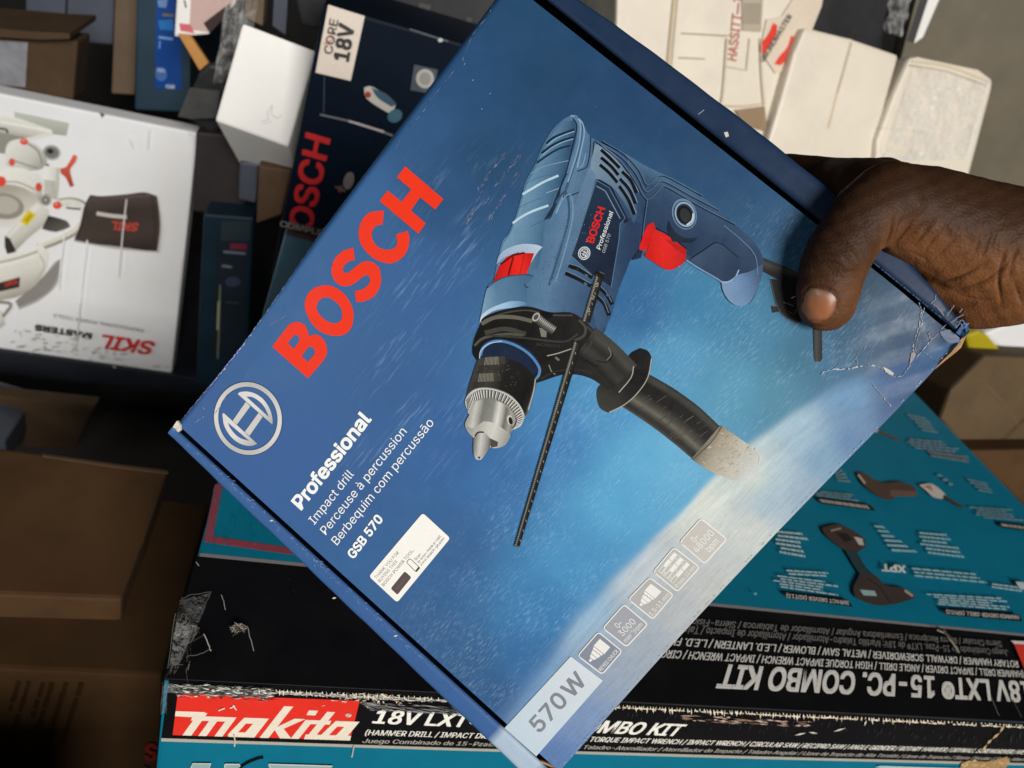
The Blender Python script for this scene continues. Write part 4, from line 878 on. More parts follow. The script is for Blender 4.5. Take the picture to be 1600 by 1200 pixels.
fing = [[(1375, 296, -34, 12), (1300, 287, -46, 10.6), (1228, 274, -62, 9.4), (1170, 300, -76, 8.8), (1120, 340, -77, 8.4), (1078, 372, -76.5, 7.6)],
        [(1420, 345, -46, 12), (1370, 350, -64, 10), (1310, 372, -77, 9.4), (1250, 420, -77.5, 8.9), (1196, 470, -77, 8.4), (1160, 505, -76.5, 7.6)],
        [(1455, 395, -50, 11.5), (1410, 405, -66, 9.6), (1350, 432, -77, 9), (1296, 480, -77.5, 8.6), (1248, 525, -77, 8), (1216, 556, -76.5, 7.3)],
        [(1485, 432, -48, 11), (1450, 450, -64, 9), (1398, 482, -76, 8.2), (1352, 522, -77, 7.6), (1318, 552, -76.5, 7.2), (1296, 572, -76, 6.6)]]
for f_ in fing: chain(bm, f_, None, 9)
chain(bm, kn, None, 8); chain(bm, [(1485, 432, -48, 11), (1540, 440, -34, 17), (1600, 410, -22, 19)], None, 8); chain(bm, [(1420, 345, -44, 13), (1500, 380, -34, 18), (1600, 398, -18, 21)], None, 8)
me = bpy.data.meshes.new('h'); bm.to_mesh(me); bm.free(); ho = bpy.data.objects.new('h', me); COL.objects.link(ho)
md = ho.modifiers.new('r', 'REMESH'); md.mode = 'VOXEL'; md.voxel_size = 0.00055
ms = ho.modifiers.new('s', 'SMOOTH'); ms.factor = 0.5; ms.iterations = 40
dg = bpy.context.evaluated_depsgraph_get(); hm = bpy.data.meshes.new_from_object(ho.evaluated_get(dg)); bpy.data.objects.remove(ho)
nV = len(hm.vertices); co = np.zeros(nV * 3); hm.vertices.foreach_get('co', co); co = co.reshape(-1, 3); no = np.zeros(nV * 3); hm.vertices.foreach_get('normal', no); no = no.reshape(-1, 3)
cp = (co - CAM) @ WM; hx = 800 + F * cp[:, 0] / cp[:, 2]; hy = 600 + F * cp[:, 1] / cp[:, 2]; fc = np.einsum('ij,ij->i', no, CAM - co) > 0
cr = [([(1262, 400), (1285, 396), (1310, 399), (1326, 404)], 3.0, .30), ([(1268, 391), (1292, 387), (1312, 391)], 2.6, .18), ([(1306, 372), (1322, 380), (1338, 396), (1348, 412)], 3.2, .45), ([(1288, 380), (1304, 378), (1322, 388)], 2.6, .2),
      ([(1398, 338), (1395, 356), (1391, 372), (1384, 386)], 4, .75), ([(1410, 342), (1403, 356), (1396, 374)], 3, .4), ([(1428, 345), (1414, 366), (1396, 384)], 3.4, .7), ([(1444, 346), (1430, 362), (1408, 380)], 3, .35), ([(1463, 341), (1446, 364), (1428, 384)], 3.2, .6), ([(1478, 352), (1456, 378), (1442, 396)], 3, .35), ([(1500, 366), (1478, 388), (1462, 402)], 3, .25),
      ([(1466, 441), (1488, 438), (1512, 428), (1545, 408)], 4, .6), ([(1490, 455), (1530, 444), (1562, 424), (1590, 392)], 4, .55), ([(1548, 362), (1543, 382), (1534, 400)], 3.4, .45), ([(1572, 388), (1566, 410), (1560, 440), (1566, 480)], 4, .6), ([(1592, 384), (1582, 410), (1576, 436)], 3.6, .4), ([(1478, 404), (1500, 400), (1520, 392)], 3, .2), ([(1530, 372), (1524, 392), (1512, 408)], 3, .25), ([(1556, 356), (1552, 376), (1546, 392)], 3, .25), ([(1420, 392), (1440, 402), (1456, 414)], 3, .2), ([(1504, 462), (1530, 468), (1556, 466)], 3, .25), ([(1344, 340), (1352, 356), (1350, 372)], 3, .2), ([(1270, 412), (1296, 410), (1316, 416)], 2.4, .16), ([(1276, 432), (1300, 430), (1322, 436)], 2.4, .12), ([(1585, 440), (1592, 462), (1598, 476)], 3.4, .4), ([(1520, 448), (1552, 438), (1584, 426)], 3, .3),
      ([(1252, 470), (1256, 456), (1266, 448), (1284, 448), (1300, 454), (1309, 466), (1307, 482)], 2.4, .35), ([(1255, 500), (1268, 508), (1290, 509), (1304, 500)], 2.2, .25)]
disp = np.zeros(nV); crk = np.zeros(nV)
for pts, wd, dp in cr:
    q = smooth_pts(pts, 8, False, 180); dist = np.full(nV, 1e9); n_ = len(q) - 1; wgt = np.zeros(nV)
    for k_, (a, b) in enumerate(zip(q[:-1], q[1:])):
        ab = b - a; t = np.clip(((hx - a[0]) * ab[0] + (hy - a[1]) * ab[1]) / (ab @ ab), 0, 1); dd = np.hypot(hx - a[0] - ab[0] * t, hy - a[1] - ab[1] * t)
        wgt = np.where(dd < dist, np.sin(np.pi * np.clip((k_ + t) / n_, .04, .96)) ** .7, wgt); dist = np.minimum(dist, dd)
    dpw = dp * wgt
    disp = disp - 1.15 * dpw * .001 * np.exp(-(dist / (wd * .6)) ** 2) + .16 * dpw * .001 * np.exp(-((dist - 2.0 * wd) / wd) ** 2); crk = np.maximum(crk, np.minimum(1.5 * dpw, 1) * np.exp(-(dist / (wd * .45)) ** 2))
for _ in range(90):                                                     # many fine skin lines, mostly across the thumb and fanning over its ball
    if random.random() < .4: cx_, cy_, an, L = random.uniform(1262, 1345), random.uniform(350, 446), random.gauss(.1, .25), random.uniform(10, 26)
    else: cx_, cy_, an, L = random.uniform(1390, 1598), random.uniform(330, 490), random.gauss(-.95, .4), random.uniform(10, 30)
    dx, dy = hx - cx_, hy - cy_; uu = dx * math.cos(an) + dy * math.sin(an); vv_ = -dx * math.sin(an) + dy * math.cos(an) + .006 * uu ** 2
    g_ = np.exp(-(vv_ / 1.5) ** 2) * np.exp(-(uu / (L * .5)) ** 4); disp -= .00010 * g_; crk = np.maximum(crk, .28 * g_)
disp[~fc] = 0; disp += 0.00012 * np.sin(hx * .16 + hy * .07) * np.sin(hy * .19 - hx * .05) * fc
co2 = co + no * disp[:, None]
faces = [tuple(pl.vertices) for pl in hm.polygons]; bpy.data.meshes.remove(hm)
# skin is darker on the back of the hand and thumb, part of it shade painted in, lighter and warmer towards the palm and the fingertip
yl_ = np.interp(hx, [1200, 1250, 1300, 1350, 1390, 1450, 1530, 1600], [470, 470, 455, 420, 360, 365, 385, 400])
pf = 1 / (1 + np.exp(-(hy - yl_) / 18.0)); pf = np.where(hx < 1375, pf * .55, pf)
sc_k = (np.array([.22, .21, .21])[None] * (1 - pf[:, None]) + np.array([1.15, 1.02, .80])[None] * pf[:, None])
sc_k = sc_k * (1 - .72 * np.clip(crk * fc, 0, 1))[:, None]                       # skin colour darkened along the crease lines
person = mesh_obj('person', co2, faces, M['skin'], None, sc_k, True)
tag(person, 'bare dark-skinned hand reaching in from the right, thumb pressed on the blue drill carton', 'person')
bv = BVHTree.FromPolygons([Vector(v) for v in co2], faces)
nail_px = [(1259, 452), (1270, 450.5), (1282, 452), (1296, 456.5), (1306, 467), (1305.5, 481), (1298, 495), (1287, 503), (1276, 505), (1264, 503), (1254, 494), (1251.5, 482), (1253, 465)]
npx = smooth_pts(nail_px, 5); nc = npx.mean(0); NV_ = []; NF = []; rings = 10; nn = len(npx)
for k in range(rings + 1):
    s = k / rings
    for q in npx:
        x, y = nc + (q - nc) * max(s, 1e-3); d = Vector(ray(x, y)).normalized(); loc, nrm, _, _ = bv.ray_cast(Vector(CAM), d)
        if loc is None: loc = Vector(HP(x, y, 8))
        NV_.append(np.array(loc) - np.array(d) * (0.00055 * (1 - s ** 5) + 0.00002 + (0.0003 if y > 496 else 0) * (1 - s ** 8)))
NF = [(k * nn + i, k * nn + (i + 1) % nn, (k + 1) * nn + (i + 1) % nn, (k + 1) * nn + i) for k in range(rings) for i in range(nn)]
NVa = np.array(NV_)
for _ in range(6):                                                      # even out the plate
    G = NVa.reshape(rings + 1, nn, 3); G2 = G.copy(); G2[1:-1] = (G[:-2] + G[2:] + np.roll(G, 1, 1)[1:-1] + np.roll(G, -1, 1)[1:-1]) / 4; G2[0] = G2[1].mean(0); NVa = G2.reshape(-1, 3)
rr = np.repeat(np.linspace(0, 1, rings + 1), nn); yy = np.tile(npx[:, 1], rings + 1) * rr + nc[1] * (1 - rr)
g1 = np.clip((yy - 452) / 22, 0, 1)[:, None]; ncol = np.array([.20, .115, .075]) * (1 - g1) + np.array([.27, .105, .045]) * g1
ncol = ncol * (1 - .55 * np.clip((rr - .86) / .14, 0, 1))[:, None] * (1 - .5 * np.exp(-((yy - 500.5) / 1.6) ** 2))[:, None]
m_, nt_, b_ = newmat('thumb_nail_plate'); a_ = nt_.nodes.new('ShaderNodeVertexColor'); a_.layer_name = 'Col'; nt_.links.new(a_.outputs[0], b_.inputs['Base Color']); b_.inputs['Roughness'].default_value = .34; b_.inputs['Specular IOR Level'].default_value = .4
bump(nt_, b_, noise_tex(nt_, 300, 3, .6, mapscale=(1, .2, 1)), .12, .0003)
mesh_obj('thumbnail', NVa, NF, m_, person, ncol, True)
# ------------------------------------------------------------------ the big teal combo-kit carton under it
PK = 0.86
S = 0.70 / 0.60
FY = 0.160 * S; TZ = CAM[2] - 0.259 * S; XL, XR, BY = -0.0245 * S, 0.5755 * S, 0.561 * S; HZ = 0.80 + TZ
TEAL = (8, 112, 138)
kit = empty('tool_kit_carton', ((XL + XR) / 2, (FY + BY) / 2, TZ - HZ), 'big teal and black combo kit carton lying flat under the blue drill carton', 'box')
M['teal_card'] = plain('teal_card', pc(TEAL), 0.36, 0.4, 0.08, 30)
V_, F_ = prism([(XL, FY, TZ), (XR, FY, TZ), (XR, FY, TZ - HZ), (XL, FY, TZ - HZ)], (0, BY - FY, 0))
kb = mesh_obj('carton', V_, F_, M['teal_card'], kit); bevel_obj(kb, 0.0018, 2)
kb.data.materials.append(M['black_card'])
for pl in kb.data.polygons:
    c = pl.center + Vector(root_loc(kit))
    if c.y < FY + .003 and c.z > TZ - .003 and pl.area < .01: pl.material_index = 1
TOP = Face((0, 0, TZ), (1, 0, 0), (0, 0, 1)); FRT = Face((0, FY, 0), (1, 0, 0), (0, -1, 0))
def pix(P):
    c = (np.asarray(P, float) - CAM) @ WM; return (800 + F * c[0] / c[2], 600 + F * c[1] / c[2])
def tp(x, y): return pix((x, y, TZ))
def ft(x, z): return pix((x, FY, z))
INK = (16, 15, 17)
p = Print(TOP, 0.00012, 0.000004)
yb = 0.216 * S
p.poly([tp(XL - .0003, FY - .0001), tp(XR - .001, FY - .0001), tp(XR - .001, yb), tp(XL - .0003, yb)], INK)
p.poly([tp(XL + .001, yb), tp(XR - .001, yb), tp(XR - .001, yb + .0022), tp(XL + .001, yb + .0022)], (132, 128, 128))
p.poly([tp(XL + .001, BY - .032), tp(XR - .001, BY - .032), tp(XR - .001, BY - .001), tp(XL + .001, BY - .001)], INK)
# red hatched frame at the left corner
for q in ([(336, 757), (347, 757), (332, 846), (319, 847)], [(319, 847), (331, 838), (560, 872), (560, 882)]): p.poly(q, (158, 62, 74))
for k in range(44): x, y = 319 + (337 - 319) * k / 44, 845 - 88 * k / 44; p.line([(x - 2, y + 2), (x + 14, y - 6)], .7, (120, 84, 100))
for k in range(60): x, y = 322 + 230 * k / 60, 846 + 33 * k / 60; p.line([(x, y + 2), (x + 5, y - 8)], .7, (120, 84, 100))
CW = (228, 224, 216); CG = (128, 124, 120)
def inv(body, right, left, cap, col, bold, sh=0.0): p.text(body, right, left, cap, col, bold, sh)
inv('18V LXT® 15-PC. COMBO KIT', (1607, 1066), (1129, 1038.5), (6, 33), CW, .035)
inv('(HAMMER DRILL / IMPACT DRIVER / ANGLE DRILL / HIGH TORQUE IMPACT WRENCH / IMPACT WRENCH / CIRCULAR SAW /', (1597, 1049.5), (960, 1012), (2, 10.6), CW, .02)
inv('ROTARY HAMMER / DRYWALL SCREWDRIVER / METAL SAW / BLOWER / L.E.D. LANTERN / L.E.D. FLASHLIGHT)', (1588, 1034), (975, 992.5), (2, 10.6), CW, .02)
inv('Juego Combinado de 15-Pzas. LXT® de 18V: Martillo Taladro-Atornillador / Atornillador de Impacto / Taladro Angular / Llave', (1572, 1017), (960, 972), (2, 10), CG, .012)
inv('Sierra Circular / Sierra Recíproca / Esmeriladora Angular / Atornillador de Tablaroca / Sierra-Fisica / Sierra para Metal', (1562, 1004), (960, 960), (2, 9.5), CG, .012)
p.poly([(1580, 1004), (1690, 1010), (1708, 1060), (1600, 1052)], (222, 62, 48)); p.poly([(1577, 1003), (1690, 1009), (1694, 1014), (1582, 1008)], (226, 220, 210))
p.text('COMPLETE 15-PC. KIT / JUEGO COMPLETO', (436, 356), (760, 432), (2, -9), (150, 148, 140), .03)
# tools and wording printed on the teal
DK, DK2 = (58, 50, 46), (44, 62, 66)
p.poly([(1282, 827), (1307, 822), (1330, 831), (1347, 843), (1351, 856), (1335, 868), (1317, 862), (1300, 850), (1287, 838)], (72, 58, 52), smooth=3); p.poly([(1332, 841), (1345, 844), (1348, 855), (1340, 854)], (190, 190, 184)); p.poly([(1303, 834), (1322, 836), (1330, 846), (1318, 850)], (40, 36, 36)); p.line([(1296, 832), (1312, 828)], 3, (150, 130, 116))
p.poly([(1317, 861), (1336, 866), (1350, 888), (1366, 903), (1344, 905), (1332, 886)], DK2, smooth=3)
p.poly([(1341, 900), (1366, 902), (1381, 917), (1407, 921), (1426, 931), (1426, 938), (1412, 942), (1395, 947), (1370, 949), (1350, 944), (1335, 936), (1331, 922), (1336, 910)], (66, 56, 52), smooth=3); p.poly([(1341, 924), (1364, 926), (1368, 934), (1347, 933)], (150, 176, 180)); p.line([(1352, 906), (1372, 920), (1388, 944)], 2, (34, 40, 42), 3); p.line([(1411, 925), (1424, 934)], 4, (170, 150, 136))
p.poly([(1337, 742), (1350, 742), (1365, 752), (1381, 757), (1398, 755), (1413, 757), (1426, 763), (1431, 775), (1392, 773), (1396, 782), (1380, 783), (1356, 768), (1344, 756)], (82, 66, 56), smooth=3); p.line([(1339, 744), (1350, 758)], 3, (190, 170, 150)); p.poly([(1388, 768), (1430, 770), (1430, 778), (1390, 778)], (112, 88, 76))
p.poly([(1434, 760), (1452, 758), (1466, 766), (1476, 776), (1470, 782), (1456, 779), (1446, 770)], (206, 196, 186), smooth=3); p.poly([(1440, 762), (1452, 760), (1456, 770)], (170, 130, 120)); p.line([(1472, 777), (1484, 785), (1502, 795)], 4.5, (74, 60, 52), 3)
p.line([(1366, 675), (1382, 681), (1402, 690)], 4, (96, 76, 62), 3); p.ellipse((1367, 675), 3.5, 3, 0, (200, 190, 176))
TX, TX2 = (150, 192, 200), (176, 204, 208)
for q, n in (([(1411, 647), (1450, 655), (1473, 682), (1440, 676)], 5), ([(1407, 686), (1495, 692), (1508, 712), (1430, 704)], 4), ([(1459, 742), (1466, 742), (1492, 760), (1485, 764)], 3), ([(1506, 748), (1547, 758), (1564, 777), (1526, 770)], 4), ([(1510, 793), (1590, 798), (1606, 818), (1528, 812)], 5), ([(1302, 742), (1314, 733), (1331, 758), (1306, 755)], 4),
             ([(1270, 768), (1350, 776), (1361, 790), (1275, 778)], 3), ([(1206, 830), (1254, 834), (1280, 880), (1214, 868)], 6), ([(1360, 821), (1377, 823), (1434, 868), (1392, 866)], 6), ([(1430, 832), (1481, 836), (1513, 877), (1440, 868)], 6), ([(1419, 888), (1530, 898), (1545, 916), (1428, 905)], 3), ([(1205, 900), (1304, 912), (1320, 937), (1206, 920)], 5), ([(1437, 929), (1566, 936), (1582, 958), (1462, 948)], 5), ([(1540, 912), (1604, 920), (1604, 930), (1548, 922)], 2), ([(1226, 892), (1300, 897), (1308, 906), (1228, 902)], 2)):
    p.greek(q, n, random.choice([TX, TX2]) if q[0][1] > 800 else (128, 150, 156), .5, .35, .12)
for q in ([(1446, 705), (1510, 714), (1516, 727), (1455, 717)], ): p.greek(q, 2, (120, 128, 126), .7)
for q, l in (([(1272, 780), (1357, 791), (1366, 801), (1281, 790)], None), ([(1556, 818), (1640, 828), (1650, 838), (1562, 827)], None), ([(1219, 928), (1322, 940), (1330, 951), (1228, 938)], ('IMPACT DRIVER (XDT13)', (1323, 942), (1226, 930.5), (1, 6.5))), ([(1467, 954), (1590, 963), (1594, 974), (1475, 964)], ('HAMMER DRIVER-DRILL (XPH12)', (1588, 964.5), (1475, 956), (1, 6.5)))):
    p.poly(q, (26, 24, 26))
    if l: p.text(l[0], l[1], l[2], l[3], (206, 200, 192), .03)
    else: p.greek([(q[0][0] + 5, q[0][1] + 2), (q[1][0] - 4, q[1][1] + 1), (q[2][0] - 6, q[2][1] - 2), (q[3][0] + 2, q[3][1] - 2)], 1, (170, 160, 150), .8, .05)
p.text('XPT', (1412, 887), (1374, 884), (1, 12), (214, 220, 216), .05); p.ellipse((1240, 932), 0.1, 0.1, 0, (0, 0, 0))
p.poly([(1583, 912), (1602, 914), (1604, 926), (1590, 924)], (190, 206, 208)); p.ellipse((1177, 932), 2.4, 1.8, 0, (120, 190, 205))
# scuffs of the lid of the kit
for l, wd, c in (([(1460, 988), (1475, 996), (1487, 1012), (1495, 1024)], 2.4, (168, 160, 146)), ([(1470, 987), (1480, 1000), (1492, 1006)], 4, (96, 88, 78)), ([(1545, 1094), (1550, 1108), (1556, 1122)], 1.0, (120, 114, 104)), ([(1578, 1096), (1592, 1124)], 1.0, (90, 84, 78)), ([(345, 935), (349, 948), (351, 959)], 1.4, (150, 150, 150)), ([(318, 996), (324, 1010), (329, 1023)], 1.8, (190, 186, 176)), ([(306, 884), (310, 890)], 1.6, (160, 160, 160))):
    q = smooth_pts(l, 4, False, 180) + RNG.normal(0, .4, (len(smooth_pts(l, 4, False, 180)), 2)); p.line(q, wd, c)
for k in range(90):
    x, y = random.uniform(275, 760), random.uniform(890, 1060)
    if y > .85 * x + 560: continue
    p.line([(x, y), (x + random.uniform(-4, 4), y + random.uniform(-4, 4))], random.uniform(.5, 1.2), (44, 42, 42))
for k in range(40):
    x, y = random.uniform(330, 420), random.uniform(770, 860); p.line([(x, y), (x + random.uniform(-1, 2), y + random.uniform(2, 12))], .8, random.choice([(30, 124, 140), (12, 96, 112)]))
kt = p.build('top_print', M['makita_print'], kit)
# front: band with the brand panel and the title
p = Print(FRT, 0.00012, 0.000005)
zb = -1.0
def fline(x, y): return y
p.poly([(264, 1062), (1956, 1148), (1946, 1201), (1200, 1182), (700, 1168), (252, 1153)], INK)
p.poly([(252, 1153), (700, 1168), (1200, 1182), (1946, 1201), (1945, 1204), (1200, 1186), (700, 1172), (252, 1158)], (178, 174, 160))
p.text('18V LXT® 15-PC. COMBO KIT', (581, 1129.5), (1062, 1150), (4, -22), (250, 247, 236), .03, .22)
p.text('(HAMMER DRILL / IMPACT DRIVER / ANGLE DRILL / HIGH TORQUE IMPACT WRENCH / IMPACT WRENCH / CIRCULAR SAW / RECIPRO SAW / ANGLE GRINDER / ROTARY HAMMER / DRYWALL SCREWDRIVER / METAL SAW / BLOWER)', (570, 1147), (1668, 1179), (1.6, -8.6), (244, 240, 228), .02, .2)
p.text('Juego Combinado de 15-Pzas. LXT® de 18V: Martillo Taladro-Atornillador / Atornillador de Impacto / Taladro Angular / Llave de Impacto de Alta Torsión / Llave de Impacto / Sierra Circular / Sierra Alternativa / Esmeriladora Angular', (566, 1158), (1700, 1190), (1.2, -6.6), (176, 172, 162), .02, .2)
# outlined lettering of the teal lower part, and a black felt-pen mark
LXQ = [[(302, 1190), (330, 1190), (322, 1212), (292, 1212)], [(352, 1191), (374, 1191), (384, 1212), (350, 1212)], [(420, 1191), (520, 1194), (514, 1204), (480, 1203), (476, 1214), (430, 1213)]]
for q in LXQ: p.poly(q, (150, 176, 178)); p.line(q + q[:1], 1.6, (214, 216, 206))
p.line([(372, 1200), (385, 1190), (404, 1182), (412, 1181)], 3.4, (12, 12, 14), 4)
p.poly([(1366, 1196), (1374, 1194), (1500, 1198), (1500, 1201), (1376, 1198)], (176, 206, 212))
p.poly([(1500, 1192), (1512, 1186), (1540, 1188), (1572, 1180), (1576, 1188), (1560, 1204), (1498, 1210)], (176, 142, 96), smooth=2)
for k in range(24): x, y = random.uniform(1500, 1570), random.uniform(1184, 1204); p.line([(x, y), (x + random.uniform(-8, 8), y + random.uniform(-5, 5))], 1.4, random.choice([(206, 178, 132), (120, 92, 58), (226, 204, 160)]))
# tape: glossy creases and the row of scraped teeth along the edge
def ey(x): return 1063 + .0504 * (x - 262)
seg, cc = [], []
for k in range(520):
    x = random.uniform(268, 420); y = ey(x) + abs(random.gauss(0, 8)) + 1; L = random.uniform(3, 18); a = random.gauss(.08, .16)
    if y > ey(x) + 22: continue
    seg.append((x, y, x + L * math.cos(a), y + L * math.sin(a), random.uniform(.6, 2.2))); v = random.choice([236, 170, 110, 70, 50, 40]); cc.append(pc((v, v, v * .95)))
x = 405
while x < 690:
    h = random.uniform(5, 12); seg.append((x, ey(x) + 1, x + random.uniform(-1.5, 1.5), ey(x) + h, random.uniform(1.4, 2.8))); cc.append(pc((235, 230, 214))); x += random.uniform(5, 10)
for k in range(260):
    x = random.uniform(405, 690); y = ey(x) + random.uniform(4, 9); seg.append((x, y, x + random.uniform(4, 14), y + random.uniform(-.6, 1.4), random.uniform(.6, 2.4))); v = random.choice([226, 190, 150]); cc.append(pc((v, v * .98, v * .92)))
for k in range(150):
    x = random.gauss(575, 30); y = ey(x) + abs(random.gauss(6, 6)); a = random.uniform(0, 3.1); seg.append((x, y, x + 7 * math.cos(a), y + 4 * math.sin(a), random.uniform(.7, 2))); cc.append(pc(random.choice([(236, 230, 214), (190, 160, 130), (120, 110, 100)])))
for k in range(120):
    x = random.uniform(560, 720); y = ey(x) + random.uniform(14, 26); L = random.uniform(8, 34); seg.append((x, y, x + L, y + L * .16, random.uniform(.6, 1.8))); v = random.choice([150, 110, 80]); cc.append(pc((v, v, v)))
x = 960
while x < 1640:
    dens = 1.0 if x < 1420 else .6; h = random.uniform(3, 11) * (1 if x < 1420 else .5)
    seg.append((x, ey(x) - 1.0, x + random.uniform(-2.5, 2.5), ey(x) + h, random.uniform(1.4, 3.4))); cc.append(pc(random.choice([(244, 236, 212), (232, 222, 196), (208, 190, 160)])))
    if random.random() < .75: seg.append((x, ey(x) + 3.5, x + random.uniform(4, 12), ey(x) + 4 + random.uniform(-1, 1), random.uniform(1, 3))); cc.append(pc((238, 228, 204)))
    x += random.uniform(3.5, 7.5)
for k in range(70):
    x = random.uniform(1060, 1260); y = ey(x) + random.uniform(10, 19); L = random.uniform(6, 22); seg.append((x, y, x + L, y + L * .1, random.uniform(.8, 2.4))); cc.append(pc(random.choice([(170, 138, 120), (206, 180, 164), (120, 96, 84)])))
for k in range(90):
    x = random.uniform(960, 1600); y = ey(x) + random.uniform(14, 34); seg.append((x, y, x + random.uniform(1, 5), y - random.uniform(3, 12), .8)); cc.append(pc((62, 60, 60)))
for q in ((1320, 1134, 1300, 1140), (1352, 1122, 1349, 1131), (1258, 1142, 1240, 1146), (1262, 1141, 1276, 1143)): seg.append(q + (2.4,)); cc.append(pc((228, 222, 210)))
for a, b in (((1568, 1129), (1560, 1142)), ((1560, 1142), (1548, 1152)), ((1548, 1152), (1540, 1160)), ((1540, 1160), (1532, 1172))):
    seg.append(a + b + (3.6,)); cc.append(pc((206, 178, 130)))
p.strokes(seg, cc); p.build('front_print', M['wrapped_print'], kit)
# brand panel of the front
p = Print(FRT, 0.00032, 0.00001)
p.poly([(278, 1083), (562, 1094), (547, 1155.5), (270, 1147.5)], (232, 52, 40)); CR2 = (240, 228, 208)
def BQ(l): return [((1 - y) * ((1 - x) * 278 + x * 562) + y * ((1 - x) * 270 + x * 547), (1 - y) * ((1 - x) * 1083 + x * 1094) + y * ((1 - x) * 1147.5 + x * 1155.5)) for x, y in l]
def bar(x0, w_, y0=.52, y1=1.0, sl=.13): p.poly(BQ([(x0 + sl * (1 - y0), y0), (x0 + w_ + sl * (1 - y0), y0), (x0 + w_ + sl * (1 - y1), y1), (x0 + sl * (1 - y1), y1)]), CR2)
p.poly(BQ([(.0, .42), (.165, .42), (.15, .56), (.0, .54)]), CR2)
bar(.055, .05, .44); bar(.145, .045); bar(.235, .045); p.poly(BQ([(.10, .52), (.33, .52), (.325, .63), (.09, .63)]), CR2)
def loop(x0): p.poly(BQ([(x0 + .07, .52), (x0 + .19, .52), (x0 + .125, 1.0), (x0, 1.0), (x0 - .005, .94)]), CR2); p.poly(BQ([(x0 + .085, .66), (x0 + .125, .66), (x0 + .09, .88), (x0 + .05, .88)]), (232, 52, 40))
loop(.315); bar(.43, .03); bar(.49, .05, .20); p.poly(BQ([(.56, .76), (.665, .50), (.725, .50), (.615, .76), (.67, 1.0), (.605, 1.0)]), CR2)
bar(.665, .045); p.poly(BQ([(.735, .28), (.785, .28), (.775, .40), (.725, .40)]), CR2); bar(.745, .045, .30); p.poly(BQ([(.74, .52), (.87, .52), (.865, .62), (.735, .62)]), CR2); p.poly(BQ([(.745, .88), (.83, .88), (.82, 1.0), (.74, 1.0)]), CR2)
loop(.825); bar(.935, .03); p.poly(BQ([(.94, .88), (1.0, .88), (1.0, 1.0), (.93, 1.0)]), CR2)
p.poly(BQ([(.90, .52), (.985, .52), (.985, .6), (.9, .6)]), CR2)
p.text('®', (540, 1119), (549, 1119.5), (0, -7), CR2, .02)
for q in ((342, 1107, 352, 1103), (360, 1103, 368, 1100), (365, 1098, 370, 1106)): p.line([q[:2], q[2:]], 2, (250, 214, 200))
p.line([(366, 1145), (368, 1154), (367, 1163)], 2.0, (206, 200, 186)); p.line([(553, 1163), (550, 1180)], 1.8, (190, 190, 180))
o = p.build('brand_panel', M['wrapped_print'], kit); o['label'] = 'red brand panel at the left end of the front'
# lumps of clear tape on the left front corner
def soft(n, amp, it=2):
    z = RNG.normal(0, amp * 2.2, (n, n))
    for _ in range(it): z = (z + np.roll(z, 1, 0) + np.roll(z, -1, 0) + np.roll(z, 1, 1) + np.roll(z, -1, 1)) / 5
    return z.ravel()
def sheet(name, pts, face, off, parent, amp=.0012, n=14):
    q = Print(face); m = q.quadmap(pts); g = np.linspace(0, 1, n); gx, gy = np.meshgrid(g, g); uv = m(gx.ravel(), gy.ravel())[:, :] if False else np.array([m([a], [b])[0] for a, b in zip(gx.ravel(), gy.ravel())])
    P3 = face.at(uv, off) + np.outer(soft(n, amp), face.N)
    return mesh_obj(name, P3, [(i * n + j, i * n + j + 1, (i + 1) * n + j + 1, (i + 1) * n + j) for i in range(n - 1) for j in range(n - 1)], M['thin_film'], parent, None, True)
sheet('clear_tape', [(281, 940), (329, 930), (306, 985), (268, 1010)], TOP, .0012, kit, .0006); sheet('clear_tape', [(276, 975), (312, 985), (272, 1056), (262, 1056)], TOP, .0014, kit, .0010)
sheet('clear_tape', [(263, 1067), (420, 1075), (420, 1088), (262, 1080)], FRT, .0008, kit, .0004, 26)
p = Print(TOP, .0022, .000008)
for l in ([(281, 975), (284, 964), (290, 966), (293, 972)], [(290, 970), (293, 1000), (296, 1010)], [(296, 972), (297, 1003)], [(303, 980), (299, 1006)], [(309, 984), (300, 1004), (289, 1014), (284, 1030), (272, 1048)], [(289, 1014), (305, 1004), (318, 997)], [(272, 1050), (276, 1040), (274, 1036)], [(329, 930), (318, 955), (308, 975)], [(283, 940), (300, 934), (329, 930)], [(274, 962), (268, 1000), (262, 1050)],
          [(360, 990), (372, 980), (384, 984), (390, 1000), (395, 1022)], [(358, 985), (366, 992), (378, 990), (386, 984)], [(366, 980), (372, 992), (362, 998)], [(376, 980), (380, 994)], [(330, 1020), (312, 1026), (290, 1032)]):
    q = smooth_pts(l, 4, False, 180) + RNG.normal(0, .5, (len(smooth_pts(l, 4, False, 180)), 2)); p.line(q, random.uniform(.8, 1.6), random.choice([(118, 114, 106), (84, 80, 76), (160, 156, 146)]))
p.hold = True
for k in range(60):
    a = random.uniform(0, 6.28); r0 = random.uniform(0, 9); x, y = 371 + r0 * math.cos(a), 986 + r0 * .6 * math.sin(a); b = a + random.gauss(0, 1); L = random.uniform(3, 10)
    p.line([(x, y), (x + L * math.cos(b), y + L * .6 * math.sin(b))], random.uniform(.5, 1.4), random.choice([(150, 140, 124), (90, 84, 76), (196, 188, 172), (60, 56, 52)]))
for k in range(34):
    t = random.random(); x, y = 282 - 16 * t + random.uniform(0, 30), 960 + 95 * t; L = random.uniform(4, 22); b = 1.9 + random.gauss(0, .5)
    p.line([(x, y), (x + L * math.cos(b), y + L * math.sin(b))], random.uniform(.5, 1.2), random.choice([(90, 86, 80), (58, 56, 54), (140, 134, 124)]))
p.build('tape_creases', M['wrapped_print'], kit)
